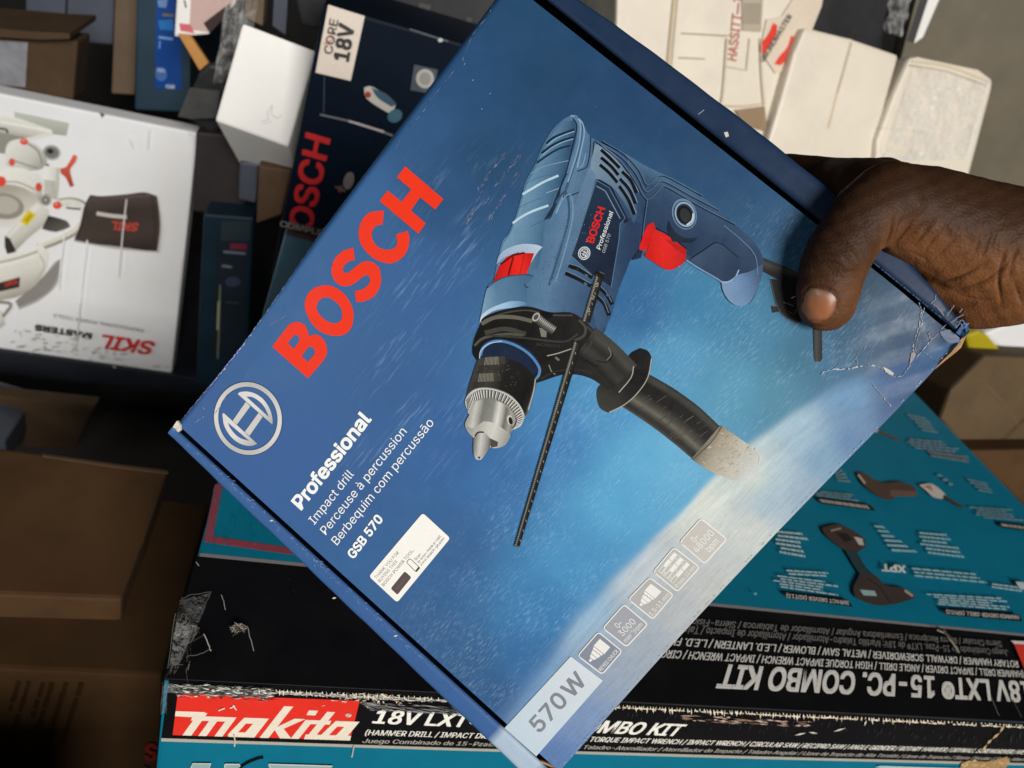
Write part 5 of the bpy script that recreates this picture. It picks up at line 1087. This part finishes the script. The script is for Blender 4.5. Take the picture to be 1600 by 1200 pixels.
sheet('torn_skin', [(255, 1062), (263, 1064), (262, 1110), (252, 1112)], FRT, .001, kit, .0008)
# ------------------------------------------------------------------ the stock on the shelves behind
def VF(y, nz=0.0, nx=0.0): return Face((0, y, CAM[2] - .3), (1, 0, 0), (nx, -1, nz))
def HF(z): return Face((0, 0, z), (1, 0, 0), (0, 0, 1))
# room: floor, back wall, side wall (dark)
mesh_obj('floor', [(-3, -2.6, -.8), (3.5, -2.6, -.8), (3.5, 3, -.8), (-3, 3, -.8)], [(0, 1, 2, 3)], plain('dark_floor', (0.03, 0.027, 0.024), .8, .2, .3, 6))['kind'] = 'structure'
V_, F_ = prism([(-3, 2.2, -.8), (3.5, 2.2, -.8), (3.5, 2.2, 1.5), (-3, 2.2, 1.5)], (0, .1, 0)); tag(mesh_obj('back_wall', V_, F_, plain('dark_wall', (0.012, 0.011, 0.010), .85, .15, .3, 4)), 'dark wall closing the store behind the stacked cartons', 'wall')
# --- saw carton
f = VF(.95)
saw = empty('saw_carton', f.W(140, 585), 'white saw carton standing upside down at the left with a mitre saw picture', 'box')
block('carton', f, [(-60, 134), (309, 208), (268, 584), (-60, 536)], .03, M['grey_card'], saw, .003)
p = Print(f, .0004, .00002); p.off = .0004
GR = [(0, (232, 231, 224)), (.6, (206, 204, 194)), (1, (160, 156, 146))]
# soft printed shadow under the saw, then table, arm, motor, guard and dust bag
for k in range(7): p.poly([(86 + k * 2, 408 - k), (96 - k, 430), (84 - k, 452), (58, 472 - k), (30, 484 - k), (24, 470), (60, 440)], (196 - k * 9, 192 - k * 9, 186 - k * 9), smooth=3)
p.poly([(22, 174), (108, 192), (104, 212), (70, 208), (26, 200)], stops=[(0, (196, 200, 188)), (1, (158, 163, 150))], axis=((60, 180), (56, 212))); p.poly([(-6, 178), (28, 184), (80, 202), (84, 210), (40, 216), (-6, 206)], stops=GR, axis=((40, 188), (34, 218)))
p.poly([(-6, 206), (40, 214), (62, 210), (20, 226), (8, 240), (-6, 238)], (150, 148, 138)); p.line([(0, 190), (50, 199), (82, 206)], 4, (240, 238, 228), 3); p.line([(82, 208), (40, 218), (16, 224), (10, 244)], 5.5, (228, 226, 214), 4); p.line([(-4, 200), (10, 202), (12, 208)], 3, (60, 58, 54), 3)
p.poly([(14, 228), (28, 218), (50, 221), (66, 234), (74, 252), (64, 264), (36, 266), (8, 258)], stops=GR, axis=((24, 222), (66, 266)), smooth=4); p.line([(44, 224), (60, 236), (66, 256)], 3, (150, 146, 136), 4); p.line([(20, 250), (44, 258), (60, 262)], 2, (140, 136, 126), 3)
p.ellipse((81, 238), 14, 12, 10, (176, 175, 170)); p.ellipse((81, 238), 11, 9, 10, (120, 120, 116)); p.ellipse((79, 236), 5, 4, 10, (44, 44, 43)); p.ellipse((74, 259), 3.4, 3.4, 0, (44, 44, 44)); p.ellipse((74, 259), 1.4, 1.4, 0, (150, 150, 150))
p.ellipse((30, 292), 44, 30, 10, stops=[(0, (240, 239, 232)), (.7, (222, 221, 212)), (1, (170, 166, 154))], axis=((10, 268), (44, 322))); p.ellipse((14, 322), 52, 34, 8, stops=[(0, (176, 170, 156)), (.5, (204, 200, 190)), (1, (230, 228, 220))], axis=((10, 296), (24, 356))); p.ellipse((8, 322), 30, 20, 8, (150, 144, 132)); p.ellipse((8, 320), 22, 14, 8, (186, 181, 170)); p.line([(-4, 286), (26, 284), (56, 296)], 2, (160, 156, 146), 4)
p.ellipse((38, 221), 6.5, 5, 10, (226, 84, 66)); p.ellipse((19, 253), 5, 6, 0, (222, 92, 72)); p.ellipse((2, 283), 8, 8, 0, (228, 78, 56)); p.ellipse((61, 292), 5, 7, 0, (214, 82, 62)); p.line([(34, 219), (40, 220)], 2, (250, 160, 140))
p.poly([(115, 241), (121, 243), (119, 252), (110, 264), (112, 276), (116, 290), (110, 292), (103, 277), (95, 270), (95, 262), (104, 260)], stops=[(0, (226, 104, 80)), (1, (166, 66, 50))], axis=((112, 242), (108, 292)), smooth=2)
p.poly([(70, 258), (93, 262), (92, 292), (90, 312), (66, 310)], stops=[(0, (240, 239, 232)), (.6, (222, 221, 212)), (1, (172, 168, 158))], axis=((70, 284), (94, 286)))
for k in range(8): p.line([(69, 282 + k * 3.4), (87, 284 + k * 3.4)], 1.3, (110, 108, 102))
p.poly([(8, 368), (34, 338), (58, 316), (76, 326), (74, 346), (46, 370), (24, 392), (14, 382)], stops=GR, axis=((30, 336), (56, 372)), smooth=2); p.line([(12, 372), (36, 346), (60, 322)], 1.6, (240, 239, 230)); p.poly([(45, 327), (57, 335), (43, 353), (32, 345)], (226, 202, 40)); p.poly([(48, 333), (52, 336), (43, 348), (38, 344)], (190, 164, 30)); p.poly([(8, 368), (16, 372), (26, 392), (12, 398), (8, 384)], (58, 54, 48))
p.line([(60, 386), (92, 374), (118, 360), (130, 343), (132, 322), (114, 314), (92, 316)], 12, (150, 146, 134), 5); p.line([(60, 383), (91, 371), (116, 358), (128, 342), (130, 323), (112, 315), (92, 317)], 9, (222, 221, 209), 5); p.line([(60, 380), (90, 368), (114, 355), (125, 341)], 2.5, (242, 241, 232), 5)
p.poly([(76, 336), (104, 344), (110, 354), (88, 362), (66, 357)], stops=[(0, (60, 56, 52)), (1, (98, 94, 86))], axis=((80, 338), (92, 362)), smooth=2); p.ellipse((90, 320), 7, 6, 0, (222, 82, 60)); p.ellipse((88, 318), 2.4, 2, 0, (246, 150, 130)); p.ellipse((72, 312), 9, 9, 0, (164, 162, 154)); p.ellipse((72, 312), 5.5, 5.5, 0, (98, 96, 90)); p.ellipse((72, 312), 2.5, 2.5, 0, (190, 190, 184)); p.line([(104, 324), (126, 326)], 3, (90, 88, 84))
p.poly([(-6, 400), (38, 390), (66, 381), (75, 396), (72, 420), (56, 445), (28, 463), (-6, 469)], stops=[(0, (238, 236, 226)), (.5, (220, 218, 206)), (1, (158, 152, 140))], axis=((20, 392), (44, 462)), smooth=4); p.line([(-4, 410), (30, 402), (60, 392)], 3, (176, 172, 160), 4); p.line([(-4, 416), (30, 408), (62, 397)], 1.6, (244, 243, 236), 4); p.line([(62, 396), (70, 416), (54, 442)], 1.8, (182, 177, 164), 4)
p.poly([(-5, 442), (32, 432), (31, 448), (-5, 456)], (58, 48, 46)); p.text('SKIL', (8, 447.5), (30, 441), (0, -7), (210, 70, 56), .03)
p.line([(-4, 470), (18, 474), (8, 490), (-2, 500)], 5, (150, 140, 128), 3); p.poly([(-6, 480), (3, 486), (8, 506), (-6, 516)], stops=GR, axis=((-4, 484), (8, 512)), smooth=2)
for k in range(4): p.poly([(140 + k, 306), (200, 304 + k), (248 - k * .5, 308), (254 - k, 350), (250 - k, 394 - k), (180, 388 - k), (116 + k, 376)], (206 - k * 12, 202 - k * 12, 198 - k * 12), smooth=3)
p.poly([(142, 303), (160, 305), (200, 302), (226, 299), (246, 305), (249, 325), (251, 350), (249, 372), (246, 391), (220, 389), (180, 383), (150, 380), (117, 373), (124, 356), (130, 340), (134, 318)], stops=[(0, (86, 75, 68)), (.3, (66, 56, 51)), (.75, (72, 61, 55)), (1, (54, 45, 41))], axis=((180, 302), (186, 388)), smooth=3); p.line([(152, 332), (176, 336), (199, 338)], 6, (200, 194, 186)); p.line([(238, 306), (243, 345), (240, 386)], 2, (54, 45, 41), 4); p.line([(134, 322), (128, 350), (122, 370)], 3, (50, 42, 38), 3); p.line([(160, 308), (200, 306), (236, 305)], 2, (104, 92, 84), 3)
p.text('SKIL', (218, 347), (176, 344), (-1, 13), (196, 74, 62), .03, .2)
p.text('SKIL', (244, 532), (161, 520), (-4, 21), (206, 54, 52), .03, .25); p.text('MASTERS', (146, 517.5), (57, 504), (-1, 9), (60, 58, 56), .04); p.text('PROFESSIONAL POWER TOOLS', (226, 511), (86, 487), (-.5, 5), (140, 136, 130), .0)
for l, c in (([(104, 360), (98, 405), (94, 450)], (238, 238, 238)), ([(139, 372), (132, 430), (128, 470)], (240, 240, 240)), ([(200, 308), (194, 360), (188, 430)], (214, 212, 210)), ([(235, 200), (233, 230)], (232, 234, 236)), ([(205, 215), (210, 228)], (225, 228, 230)), ([(128, 470), (121, 545)], (214, 212, 206)), ([(285, 400), (279, 455)], (236, 236, 234))): p.line(l, 2.2, c)
p.poly([(158, 173), (166, 176), (162, 181)], (70, 70, 70)); p.poly([(295, 202), (312, 206), (309, 214), (300, 208)], (236, 236, 232))
for k in range(60): x = random.uniform(10, 260); y = 532 + .16 * x + random.uniform(-30, 8); p.line([(x, y), (x + random.uniform(2, 12), y + random.uniform(-2, 3))], random.uniform(.8, 2), random.choice([(196, 192, 180), (214, 210, 200), (176, 168, 150)]))
p.build('printed_face', M['blurry_print'], saw)
# --- shelf boards
f2 = VF(.945); tag(block('shelf', f2, [(-80, 536), (470, 614), (470, 640), (-80, 572)], .40, M['dark_steel'], None, .002), 'dark steel shelf board under the white saw carton', 'shelf')
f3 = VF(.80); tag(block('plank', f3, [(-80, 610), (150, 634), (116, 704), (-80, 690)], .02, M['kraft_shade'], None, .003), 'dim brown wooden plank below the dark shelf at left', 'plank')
tag(block('flat_carton', VF(.74), [(-60, 672), (8, 690), (12, 720), (-60, 716)], .1, M['slate_card'], None, .002), 'sliver of grey carton at the left edge above the open brown carton', 'box')
# --- lower left cartons
hz = CAM[2] - .46; h1 = HF(hz)
cb = [h1.W(*q) for q in [(-90, 690), (20, 702), (262, 736), (226, 842), (190, 936), (-90, 925)]]
V_, F_ = prism(cb, (0, 0, -.048)); o = mesh_obj('brown_carton', V_, F_, M['kraft_darkened']); bevel_obj(o, .003); tag(o, 'worn brown carton in the shade at the lower left, upper one of two', 'box')
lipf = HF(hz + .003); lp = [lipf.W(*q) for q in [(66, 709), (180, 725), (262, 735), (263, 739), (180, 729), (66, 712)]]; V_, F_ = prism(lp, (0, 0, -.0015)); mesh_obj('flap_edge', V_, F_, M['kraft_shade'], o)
fcb = VF(.30); M['kraft_deep_shade'] = plain('deep_shade_cardboard', lin((84, 58, 30)) * .42, 0.85, 0.15, 0.22, 18)  # brown taken darker still, holding the shade on the stamped carton
sc_ = empty('stamped_carton', fcb.W(110, 1190), 'brown carton, shade in its colour, with slanted stamped marks at the lower left corner', 'box')
block('carton', fcb, [(-90, 1040), (252, 1056), (246, 1300), (-90, 1300)], .16, M['kraft_deep_shade'], sc_, .003)
p = Print(fcb, .0003, .00002)
for k, (x, y, L) in enumerate([(30, 1064, 40), (46, 1064, 88), (68, 1066, 50), (82, 1066, 66), (104, 1066, 92), (128, 1066, 88)]):
    t = 0
    while t < L:
        d = random.uniform(8, 16); p.line([(x - t * .32, y + t), (x - (t + d) * .32, y + t + d)], random.uniform(6, 8.5), (44, 28, 16)); t += d + random.choice([0, 0, 4])
p.text('S', (226, 1186), (245, 1186), (2, -28), (128, 34, 34), .05); p.line([(226, 1194), (236, 1200)], 4, (70, 50, 60))
p.build('stamped_marks', M['blurry_print'], sc_)
# --- top left group
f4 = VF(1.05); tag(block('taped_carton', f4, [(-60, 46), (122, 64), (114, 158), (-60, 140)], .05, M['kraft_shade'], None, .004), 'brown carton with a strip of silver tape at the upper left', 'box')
tc_ = bpy.data.objects['taped_carton']
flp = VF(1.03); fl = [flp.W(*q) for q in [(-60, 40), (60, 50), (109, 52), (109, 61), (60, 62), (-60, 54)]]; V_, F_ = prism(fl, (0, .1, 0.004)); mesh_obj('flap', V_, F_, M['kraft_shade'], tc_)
q = Print(f4); P3 = [f4.W(*k) - np.array([0, .001, 0]) for k in [(-60, 58), (44, 66), (40, 136), (-60, 128)]]; V_, F_ = prism(P3, (0, .0006, 0)); mesh_obj('tape', V_, F_, M['tape'], tc_)
f5 = VF(1.35)
tag(block('slate_carton', f5, [(40, -40), (104, -40), (100, 62), (40, 48)], .2, M['slate_card'], None, .003), 'slate grey carton at the top left, left one of two', 'box', 'slate grey cartons at the top left')
tag(block('slate_carton', VF(1.33), [(106, -40), (180, -40), (176, 70), (103, 64)], .2, M['slate_card'], None, .003), 'slate grey carton at the top left, beside the tan board', 'box', 'slate grey cartons at the top left')
tag(block('tan_board', VF(1.25), [(181, -40), (216, -40), (210, 148), (174, 146)], .02, M['tan_board'], None, .002), 'narrow upright tan board left of the bright blue carton', 'board')
f6 = VF(1.15); bb = empty('blue_carton', f6.W(250, 175), 'narrow dark teal carton with a bright blue panel at the top left', 'box')
block('carton', f6, [(214, -40), (300, -40), (296, 176), (210, 172)], .25, M['teal_dark'], bb, .003)
p = Print(f6, .0004, .00003); p.poly([(245, -40), (284, -40), (284, 140), (242, 138)], (14, 66, 140)); p.poly([(246, 0), (262, -2), (260, 12), (248, 11)], (110, 140, 190), smooth=2); p.line([(254, 23), (272, 24)], 4, (120, 110, 80)); p.poly([(247, 32), (270, 30), (272, 48), (250, 46)], (40, 116, 190), smooth=2); p.line([(248, 58), (270, 61)], 4, (120, 160, 215)); p.line([(250, 64), (249, 76)], 3, (100, 140, 200)); p.ellipse((252, 116), 9, 11, 0, (70, 110, 170)); p.text('TOOLS', (245, 112), (258, 113), (0, -6), (190, 205, 230), .03); p.text('GR', (260, 137), (274, 138), (0, -6), (200, 215, 235), .03)
p.build('blue_panel', M['blurry_print'], bb)
f7 = VF(1.0); pk = empty('pale_carton', f7.W(320, 60), 'pale pink and white carton with a brown flap at the top, above the black bag', 'box')
block('carton', f7, [(278, -40), (378, -40), (366, 8), (326, 54), (272, 58)], .12, M['white_card'], pk, .003)
p = Print(f7, .0004, .00003); p.poly([(300, -40), (374, -40), (364, 6), (326, 50), (296, 46)], (206, 176, 168), smooth=2); p.poly([(318, 36), (360, 4), (360, 14), (328, 52)], (60, 46, 44)); p.poly([(280, 36), (298, 38), (304, 52), (282, 48)], (214, 110, 116), smooth=2); p.line([(288, 0), (291, 12)], 3, (130, 120, 120)); p.build('printed_face', M['blurry_print'], pk)
P3 = [VF(.98).W(*k) for k in [(278, 52), (296, 54), (326, 98), (312, 110)]]; V_, F_ = prism(P3, (0.0, .01, -.002)); mesh_obj('flap', V_, F_, plain('tan_flap', lin((196, 140, 76)) * .85, .7, .3, .1, 30), pk)
bg = mesh_obj('black_bag', *prism([VF(.93).W(*k) for k in [(280, 178), (298, 140), (310, 114), (326, 100), (346, 104), (352, 140), (344, 200), (330, 210), (306, 196)]], (0.01, .05, 0)), M['black_card']); bevel_obj(bg, .004); tag(bg, 'crumpled black bag left of the plain white box', 'bag')
q = [VF(.91).W(*k) for k in [(278, 182), (296, 138), (344, 142), (338, 184), (300, 186)]]; V_, F_ = prism(q, (0, .004, 0)); mesh_obj('fold', V_, F_, plain('dark_grey_plastic', (.05, .05, .048), .35, .5, .3, 30), bg)
# clear film hanging beside the white box
def crumple(name, pts, face, amp, n=18, parent=None, mat='film'):
    q = Print(face); m = q.quadmap(pts); g = np.linspace(0, 1, n); uv = np.array([m([a], [b])[0] for b in g for a in g])
    P3 = face.at(uv, 0) + np.outer(soft(n, amp * 1.3), face.N)
    return mesh_obj(name, P3, [(i * n + j, i * n + j + 1, (i + 1) * n + j + 1, (i + 1) * n + j) for i in range(n - 1) for j in range(n - 1)], M[mat], parent, None, True)
tag(crumple('film_wrap', [(356, -20), (412, -30), (378, 130), (334, 128)], VF(.9), .006), 'crumpled clear film hanging left of the plain white box', 'plastic film')
for i, (a, b, c) in enumerate(((386, 416, .96), (430, 452, 1.0))):
    P3 = [VF(c).W(*k) for k in [(a, -40), (b, -40), (b - 6, 40 + 14 * i), (a - 4, 26 + 14 * i)]]; V_, F_ = prism(P3, (0, .03, 0)); o = mesh_obj('tan_sleeve' if i == 0 else 'grey_sleeve', V_, F_, M['tan_board'] if i == 0 else M['slate_card']); tag(o, ('tan card sleeve behind the plain white box' if i == 0 else 'grey card sleeve behind the plain white box'), 'sleeve')
# plain white box
f8 = VF(.80, .25); fr_ = [f8.W(*q) for q in [(379, 36), (494, 80), (450, 229), (336, 188)]]
fb = VF(.90, .25); dv = fb.W(374, 256) - fr_[3]
V_, F_ = prism(fr_, dv); wb = mesh_obj('white_box', V_, F_, M['white_card']); bevel_obj(wb, .0025); tag(wb, 'plain white box with a faint pencil scribble, tilted, left of the dark navy carton', 'box')
p = Print(f8, .0004, .00003); p.line([(408, 190), (420, 186), (418, 176), (426, 164), (424, 178), (434, 184), (440, 180)], 1.4, (206, 196, 208), 3); p.line([(410, 194), (424, 190)], 1.2, (214, 206, 214)); p.build('pencil_mark', M['blurry_print'], wb)
# dark navy carton with sticker
f9 = VF(.745); nv = empty('navy_carton', f9.W(600, 400), 'dark navy tool carton with an orange-red brand name and a white 18V sticker', 'box')
block('carton', f9, [(506, 6), (800, 90), (760, 520), (424, 430)], .14, M['navy_card'], nv, .003)
p = Print(f9, .0004, .00003)
p.text('BOSCH', (481, 392), (517, 217), (-36, -9), (200, 40, 42), .03)
p.line([(500, 178), (560, 192), (614, 211)], 3, (110, 112, 116), 3); p.line([(545, 188), (600, 205)], 3.4, (190, 178, 176)); p.line([(507, 118), (506, 176)], 1.6, (52, 66, 80)); p.line([(640, 45), (700, 64)], 3, (78, 84, 92)); p.ellipse((688, 62), 4, 3, 0, (190, 190, 186))
p.poly([(647, 100), (684, 108), (676, 146), (641, 140)], (66, 72, 82)); p.ellipse((664, 122), 14, 15, 0, (170, 168, 160)); p.ellipse((664, 122), 9, 10, 0, (140, 138, 132))
p.poly([(569, 136), (580, 134), (600, 146), (618, 164), (612, 178), (594, 168), (572, 152)], (190, 186, 176), smooth=3); p.poly([(580, 136), (604, 146), (620, 162), (612, 166), (590, 152)], (60, 84, 104), smooth=3); p.ellipse((575, 147), 5, 5, 0, (160, 58, 46)); p.ellipse((617, 180), 12, 10, -30, (60, 100, 118))
p.ellipse((545, 281), 8, 14, 15, (120, 112, 108)); p.ellipse((532, 294), 4, 6, 15, (120, 56, 52)); p.line([(524, 290), (540, 298)], 3, (100, 92, 90))
p.build('printed_face', M['blurry_print'], nv)
p = Print(f9, .0008, .00003); p.poly([(513, 7), (570, 25), (548, 126), (493, 113)], (226, 212, 198)); p.text('CORE', (519, 85), (529, 31), (-13, -3), (92, 80, 76), .02, space=1.0); p.text('18V', (545.5, 96), (555, 39), (-24, -5), (58, 54, 54), .035); p.line([(507, 67), (520, 61)], 1.6, (200, 80, 70)); o = p.build('sticker', M['blurry_print'], nv)
tag(block('black_carton', VF(.98), [(448, -60), (800, -60), (800, 120), (470, 40)], .2, M['black_card'], None, .003), 'black carton with small grey labels behind the navy carton', 'box')
p = Print(VF(.98), .0005, .00003)
for q in ([(584, -12), (602, -8), (598, 20), (582, 16)], [(655, 4), (673, 8), (668, 36), (654, 32)], [(730, 26), (738, 28), (734, 40), (727, 38)]): p.poly(q, (70, 68, 64), smooth=2)
p.build('grey_labels', M['blurry_print'], bpy.data.objects['black_carton'])
# narrow cartons between the saw carton and the teal kit
tag(block('dark_carton', VF(.92), [(306, 206), (388, 214), (382, 342), (300, 330)], .14, plain('charcoal_card', lin((44, 38, 38)), .6, .3, .25, 16), None, .003), 'dark charcoal carton below the plain white box', 'box')
tag(block('small_carton', VF(.87), [(374, 252), (404, 256), (400, 318), (372, 312)], .1, M['slate_card'], None, .003), 'small slate grey carton right below the plain white box', 'box')
tag(block('small_brown_carton', VF(.84), [(404, 258), (456, 266), (440, 336), (400, 350)], .1, plain('warm_brown_card', lin((88, 66, 48)), .7, .3, .2, 20), None, .003), 'small brown carton left of the navy carton', 'box')
f10 = VF(.88); tn = empty('teal_carton', f10.W(350, 560), 'tall dark teal carton standing between the saw carton and the big kit', 'box')
block('carton', f10, [(318, 334), (396, 340), (384, 620), (306, 600)], .14, plain('deep_teal_card', lin((14, 38, 50)), .45, .4, .25, 16), tn, .003)
p = Print(f10, .0004, .00003); p.poly([(340, 345), (392, 346), (380, 560), (330, 552)], (28, 40, 48)); p.poly([(346, 345), (391, 346), (390, 376), (345, 376)], (42, 56, 62)); p.poly([(360, 380), (386, 381), (385, 390), (359, 389)], (120, 40, 60)); p.line([(349, 393), (384, 396)], 4, (110, 116, 132)); p.line([(347, 415), (362, 417)], 4, (110, 122, 140)); p.ellipse((364, 440), 12, 8, 0, (58, 66, 86)); p.line([(344, 445), (342, 520), (340, 560)], 2.6, (120, 120, 104)); p.line([(342, 470), (340, 515)], 3, (166, 164, 140)); p.line([(352, 472), (374, 473)], 2, (50, 80, 70))
p.build('printed_face', M['blurry_print'], tn)
# --- cream cartons at the upper right
fa = VF(.92, .35, .08)
c1 = block('cream_carton', fa, [(966, -60), (1282, -60), (1268, 20), (1244, 90), (1222, 160), (1205, 222), (1150, 205), (960, 150)], .22, M['cream_card'], None, .005); tag(c1, 'cream carton with red stamp and red striped tape behind the blue carton', 'box', 'cream cartons above the hand')
p = Print(fa, .0005, .00003); RS = (196, 112, 96)
p.text('HASSITT—THO', (1150, 96), (1164, -30), (-14, -3), RS, .02); p.line([(1134, 104), (1165, 110), (1170, 60)], 1.6, (206, 186, 160)); p.line([(1056, -40), (1042, 105)], 5, (196, 176, 146)); p.line([(1062, -40), (1048, 110)], 2, (216, 202, 178))
p.poly([(1158, -20), (1192, -20), (1188, 50), (1158, 48)], (186, 172, 150)); 
for k in range(7): p.line([(1162 + k * 4, 5), (1160 + k * 4, 38)], 1.6, (128, 122, 112))
p.poly([(1196, 30), (1220, 25), (1262, -40), (1290, -40), (1282, 10), (1244, 105), (1210, 115), (1186, 80)], (224, 208, 186))
p.poly([(1206, 36), (1213, 40), (1211, 54), (1200, 74), (1191, 86), (1185, 80), (1187, 68), (1198, 54)], (226, 64, 44), smooth=3); p.poly([(1234, 56), (1240, 58), (1236, 76), (1226, 94), (1217, 103), (1208, 100), (1216, 88), (1228, 74)], (226, 64, 44), smooth=3)
p.text('GRUNDMASTER', (1192, 98), (1236, 26), (-7, -4), (92, 86, 78), .02)
for l in ([(1064, 52), (1100, 54), (1136, 56)], [(1060, 90), (1100, 92)], [(1125, 165), (1160, 166), (1190, 162)], [(1186, 60), (1188, 120), (1192, 165)], [(1134, 60), (1128, 140), (1124, 165)]): p.line(l, 2, (200, 182, 152), 3)
p.poly([(1146, 172), (1192, 166), (1196, 205), (1160, 196)], (150, 126, 96)); p.build('printed_face', M['blurry_print'], c1)
fb_ = VF(.90, .35, .08); c2 = block('cream_carton', fb_, [(1258, 42), (1330, 60), (1405, 86), (1390, 140), (1369, 215), (1354, 300), (1196, 300), (1196, 235), (1216, 170), (1240, 84)], .2, M['cream_card'], None, .006); tag(c2, 'plain cream carton with one seam, middle of the three above the hand', 'box', 'cream cartons above the hand')
p = Print(fb_, .0005, .00003); p.line([(1330, 66), (1318, 110), (1308, 145)], 3.5, (196, 178, 150)); p.line([(1308, 145), (1294, 200)], 3, (216, 196, 168)); p.build('seam', M['blurry_print'], c2)
fc_ = VF(.89, .35, .08); c3 = block('cream_carton', fc_, [(1422, 90), (1436, 88), (1530, 108), (1552, 124), (1550, 140), (1500, 330), (1364, 330), (1370, 220), (1396, 150)], .2, M['cream_card'], None, .006); tag(c3, 'cream carton wrapped in shiny tape, rightmost of the three above the hand', 'box', 'cream cartons above the hand')
tp3 = crumple('shiny_tape', [(1430, 100), (1548, 128), (1512, 250), (1380, 250)], VF(.884, .35, .08), .0008, 16, c3)
p = Print(fc_, .0005, .00003); p.line([(1424, 96), (1480, 104), (1545, 128)], 4, (214, 200, 172), 3); p.line([(1420, 102), (1480, 112), (1540, 134)], 2, (166, 140, 100), 3)
for x, y in ((1466, 140), (1460, 154), (1456, 168), (1448, 205), (1438, 240), (1498, 138), (1380, 236)): p.ellipse((x, y), random.uniform(3, 6), random.uniform(2, 4), -20, (246, 242, 230))
p.line([(1376, 200), (1446, 206)], 1.6, (222, 206, 178)); p.line([(1376, 235), (1438, 238)], 1.6, (232, 214, 186)); p.build('tape_glints', M['blurry_print'], c3)
tag(block('grey_board', VF(1.25), [(1452, -80), (1760, -80), (1760, 460), (1330, 460), (1380, 200)], .03, M['grey_board'], None, .002), 'large dull grey-green board behind the cream cartons at right', 'board')
tag(block('shade_panel', VF(1.22), [(1262, -80), (1400, -80), (1375, 110), (1240, 80)], .05, M['black_card'], None, .003), 'black panel standing in for the shade behind the middle cream carton', 'panel')  # black panel added where there is only shade
P3 = [VF(1.15).W(*k) for k in [(1460, -30), (1480, -30), (1442, 58), (1428, 68)]]; V_, F_ = prism(P3, (0, .02, 0)); tag(mesh_obj('lit_strip', V_, F_, M['white_card']), 'thin white strip put in for the lit strip of the grey board', 'strip')  # white piece in place of light falling on the board
tag(crumple('film_wrap', [(1392, -40), (1428, -40), (1412, 58), (1384, 50)], VF(1.1), .005, 14), 'crumpled clear film above the rightmost cream cartons', 'plastic film')
# --- right edge below the wrist
fy = VF(.78); yl = mesh_obj('yellow_bag', *prism([fy.W(*q) for q in [(1508, 524), (1530, 516), (1545, 524), (1566, 548), (1540, 566), (1516, 556)]], (0, .05, -.01)), M['yellow']); bevel_obj(yl, .006); tag(yl, 'small yellow plastic bag showing behind the torn carton corner', 'bag')
wb2 = mesh_obj('white_sack', *prism([VF(.80).W(*q) for q in [(1536, 522), (1640, 478), (1640, 575), (1590, 560), (1560, 545)]], (0, .06, -.01)), M['grey_card']); bevel_obj(wb2, .006); tag(wb2, 'grey-white sack under the wrist at the right edge', 'sack')
fk = VF(.74, .3); k1 = block('taped_brown_carton', fk, [(1470, 655), (1486, 610), (1540, 556), (1660, 560), (1660, 704), (1512, 704)], .12, M['kraft_dull'], None, .005); tag(k1, 'tan carton with a seam at the right edge below the white sack', 'box')
p = Print(fk, .0004, .00003); p.line([(1540, 600), (1570, 632), (1592, 664)], 2.6, (112, 86, 58)); p.line([(1555, 700), (1600, 655), (1640, 620)], 4, (84, 62, 40)); p.build('seams', M['blurry_print'], k1)
k2 = block('low_brown_carton', VF(.70, .3), [(1514, 704), (1660, 702), (1660, 830), (1622, 812)], .1, M['kraft_darkened'], None, .004); tag(k2, 'brown carton, shade in its colour, at the right edge beside the teal kit', 'box')
# made-up carton, unseen below the edge of the picture: keeps the daylight off the cartons at the lower left
V_, F_ = prism([(-.62, .03, -.40), (-.03, .03, -.40), (-.03, .03, -.8), (-.62, .03, -.8)], (0, .07, 0)); o = mesh_obj('shade_block', V_, F_, M['kraft']); bevel_obj(o, .003); tag(o, 'unseen carton-shaped block added to shade the two brown cartons at the lower left', 'box')
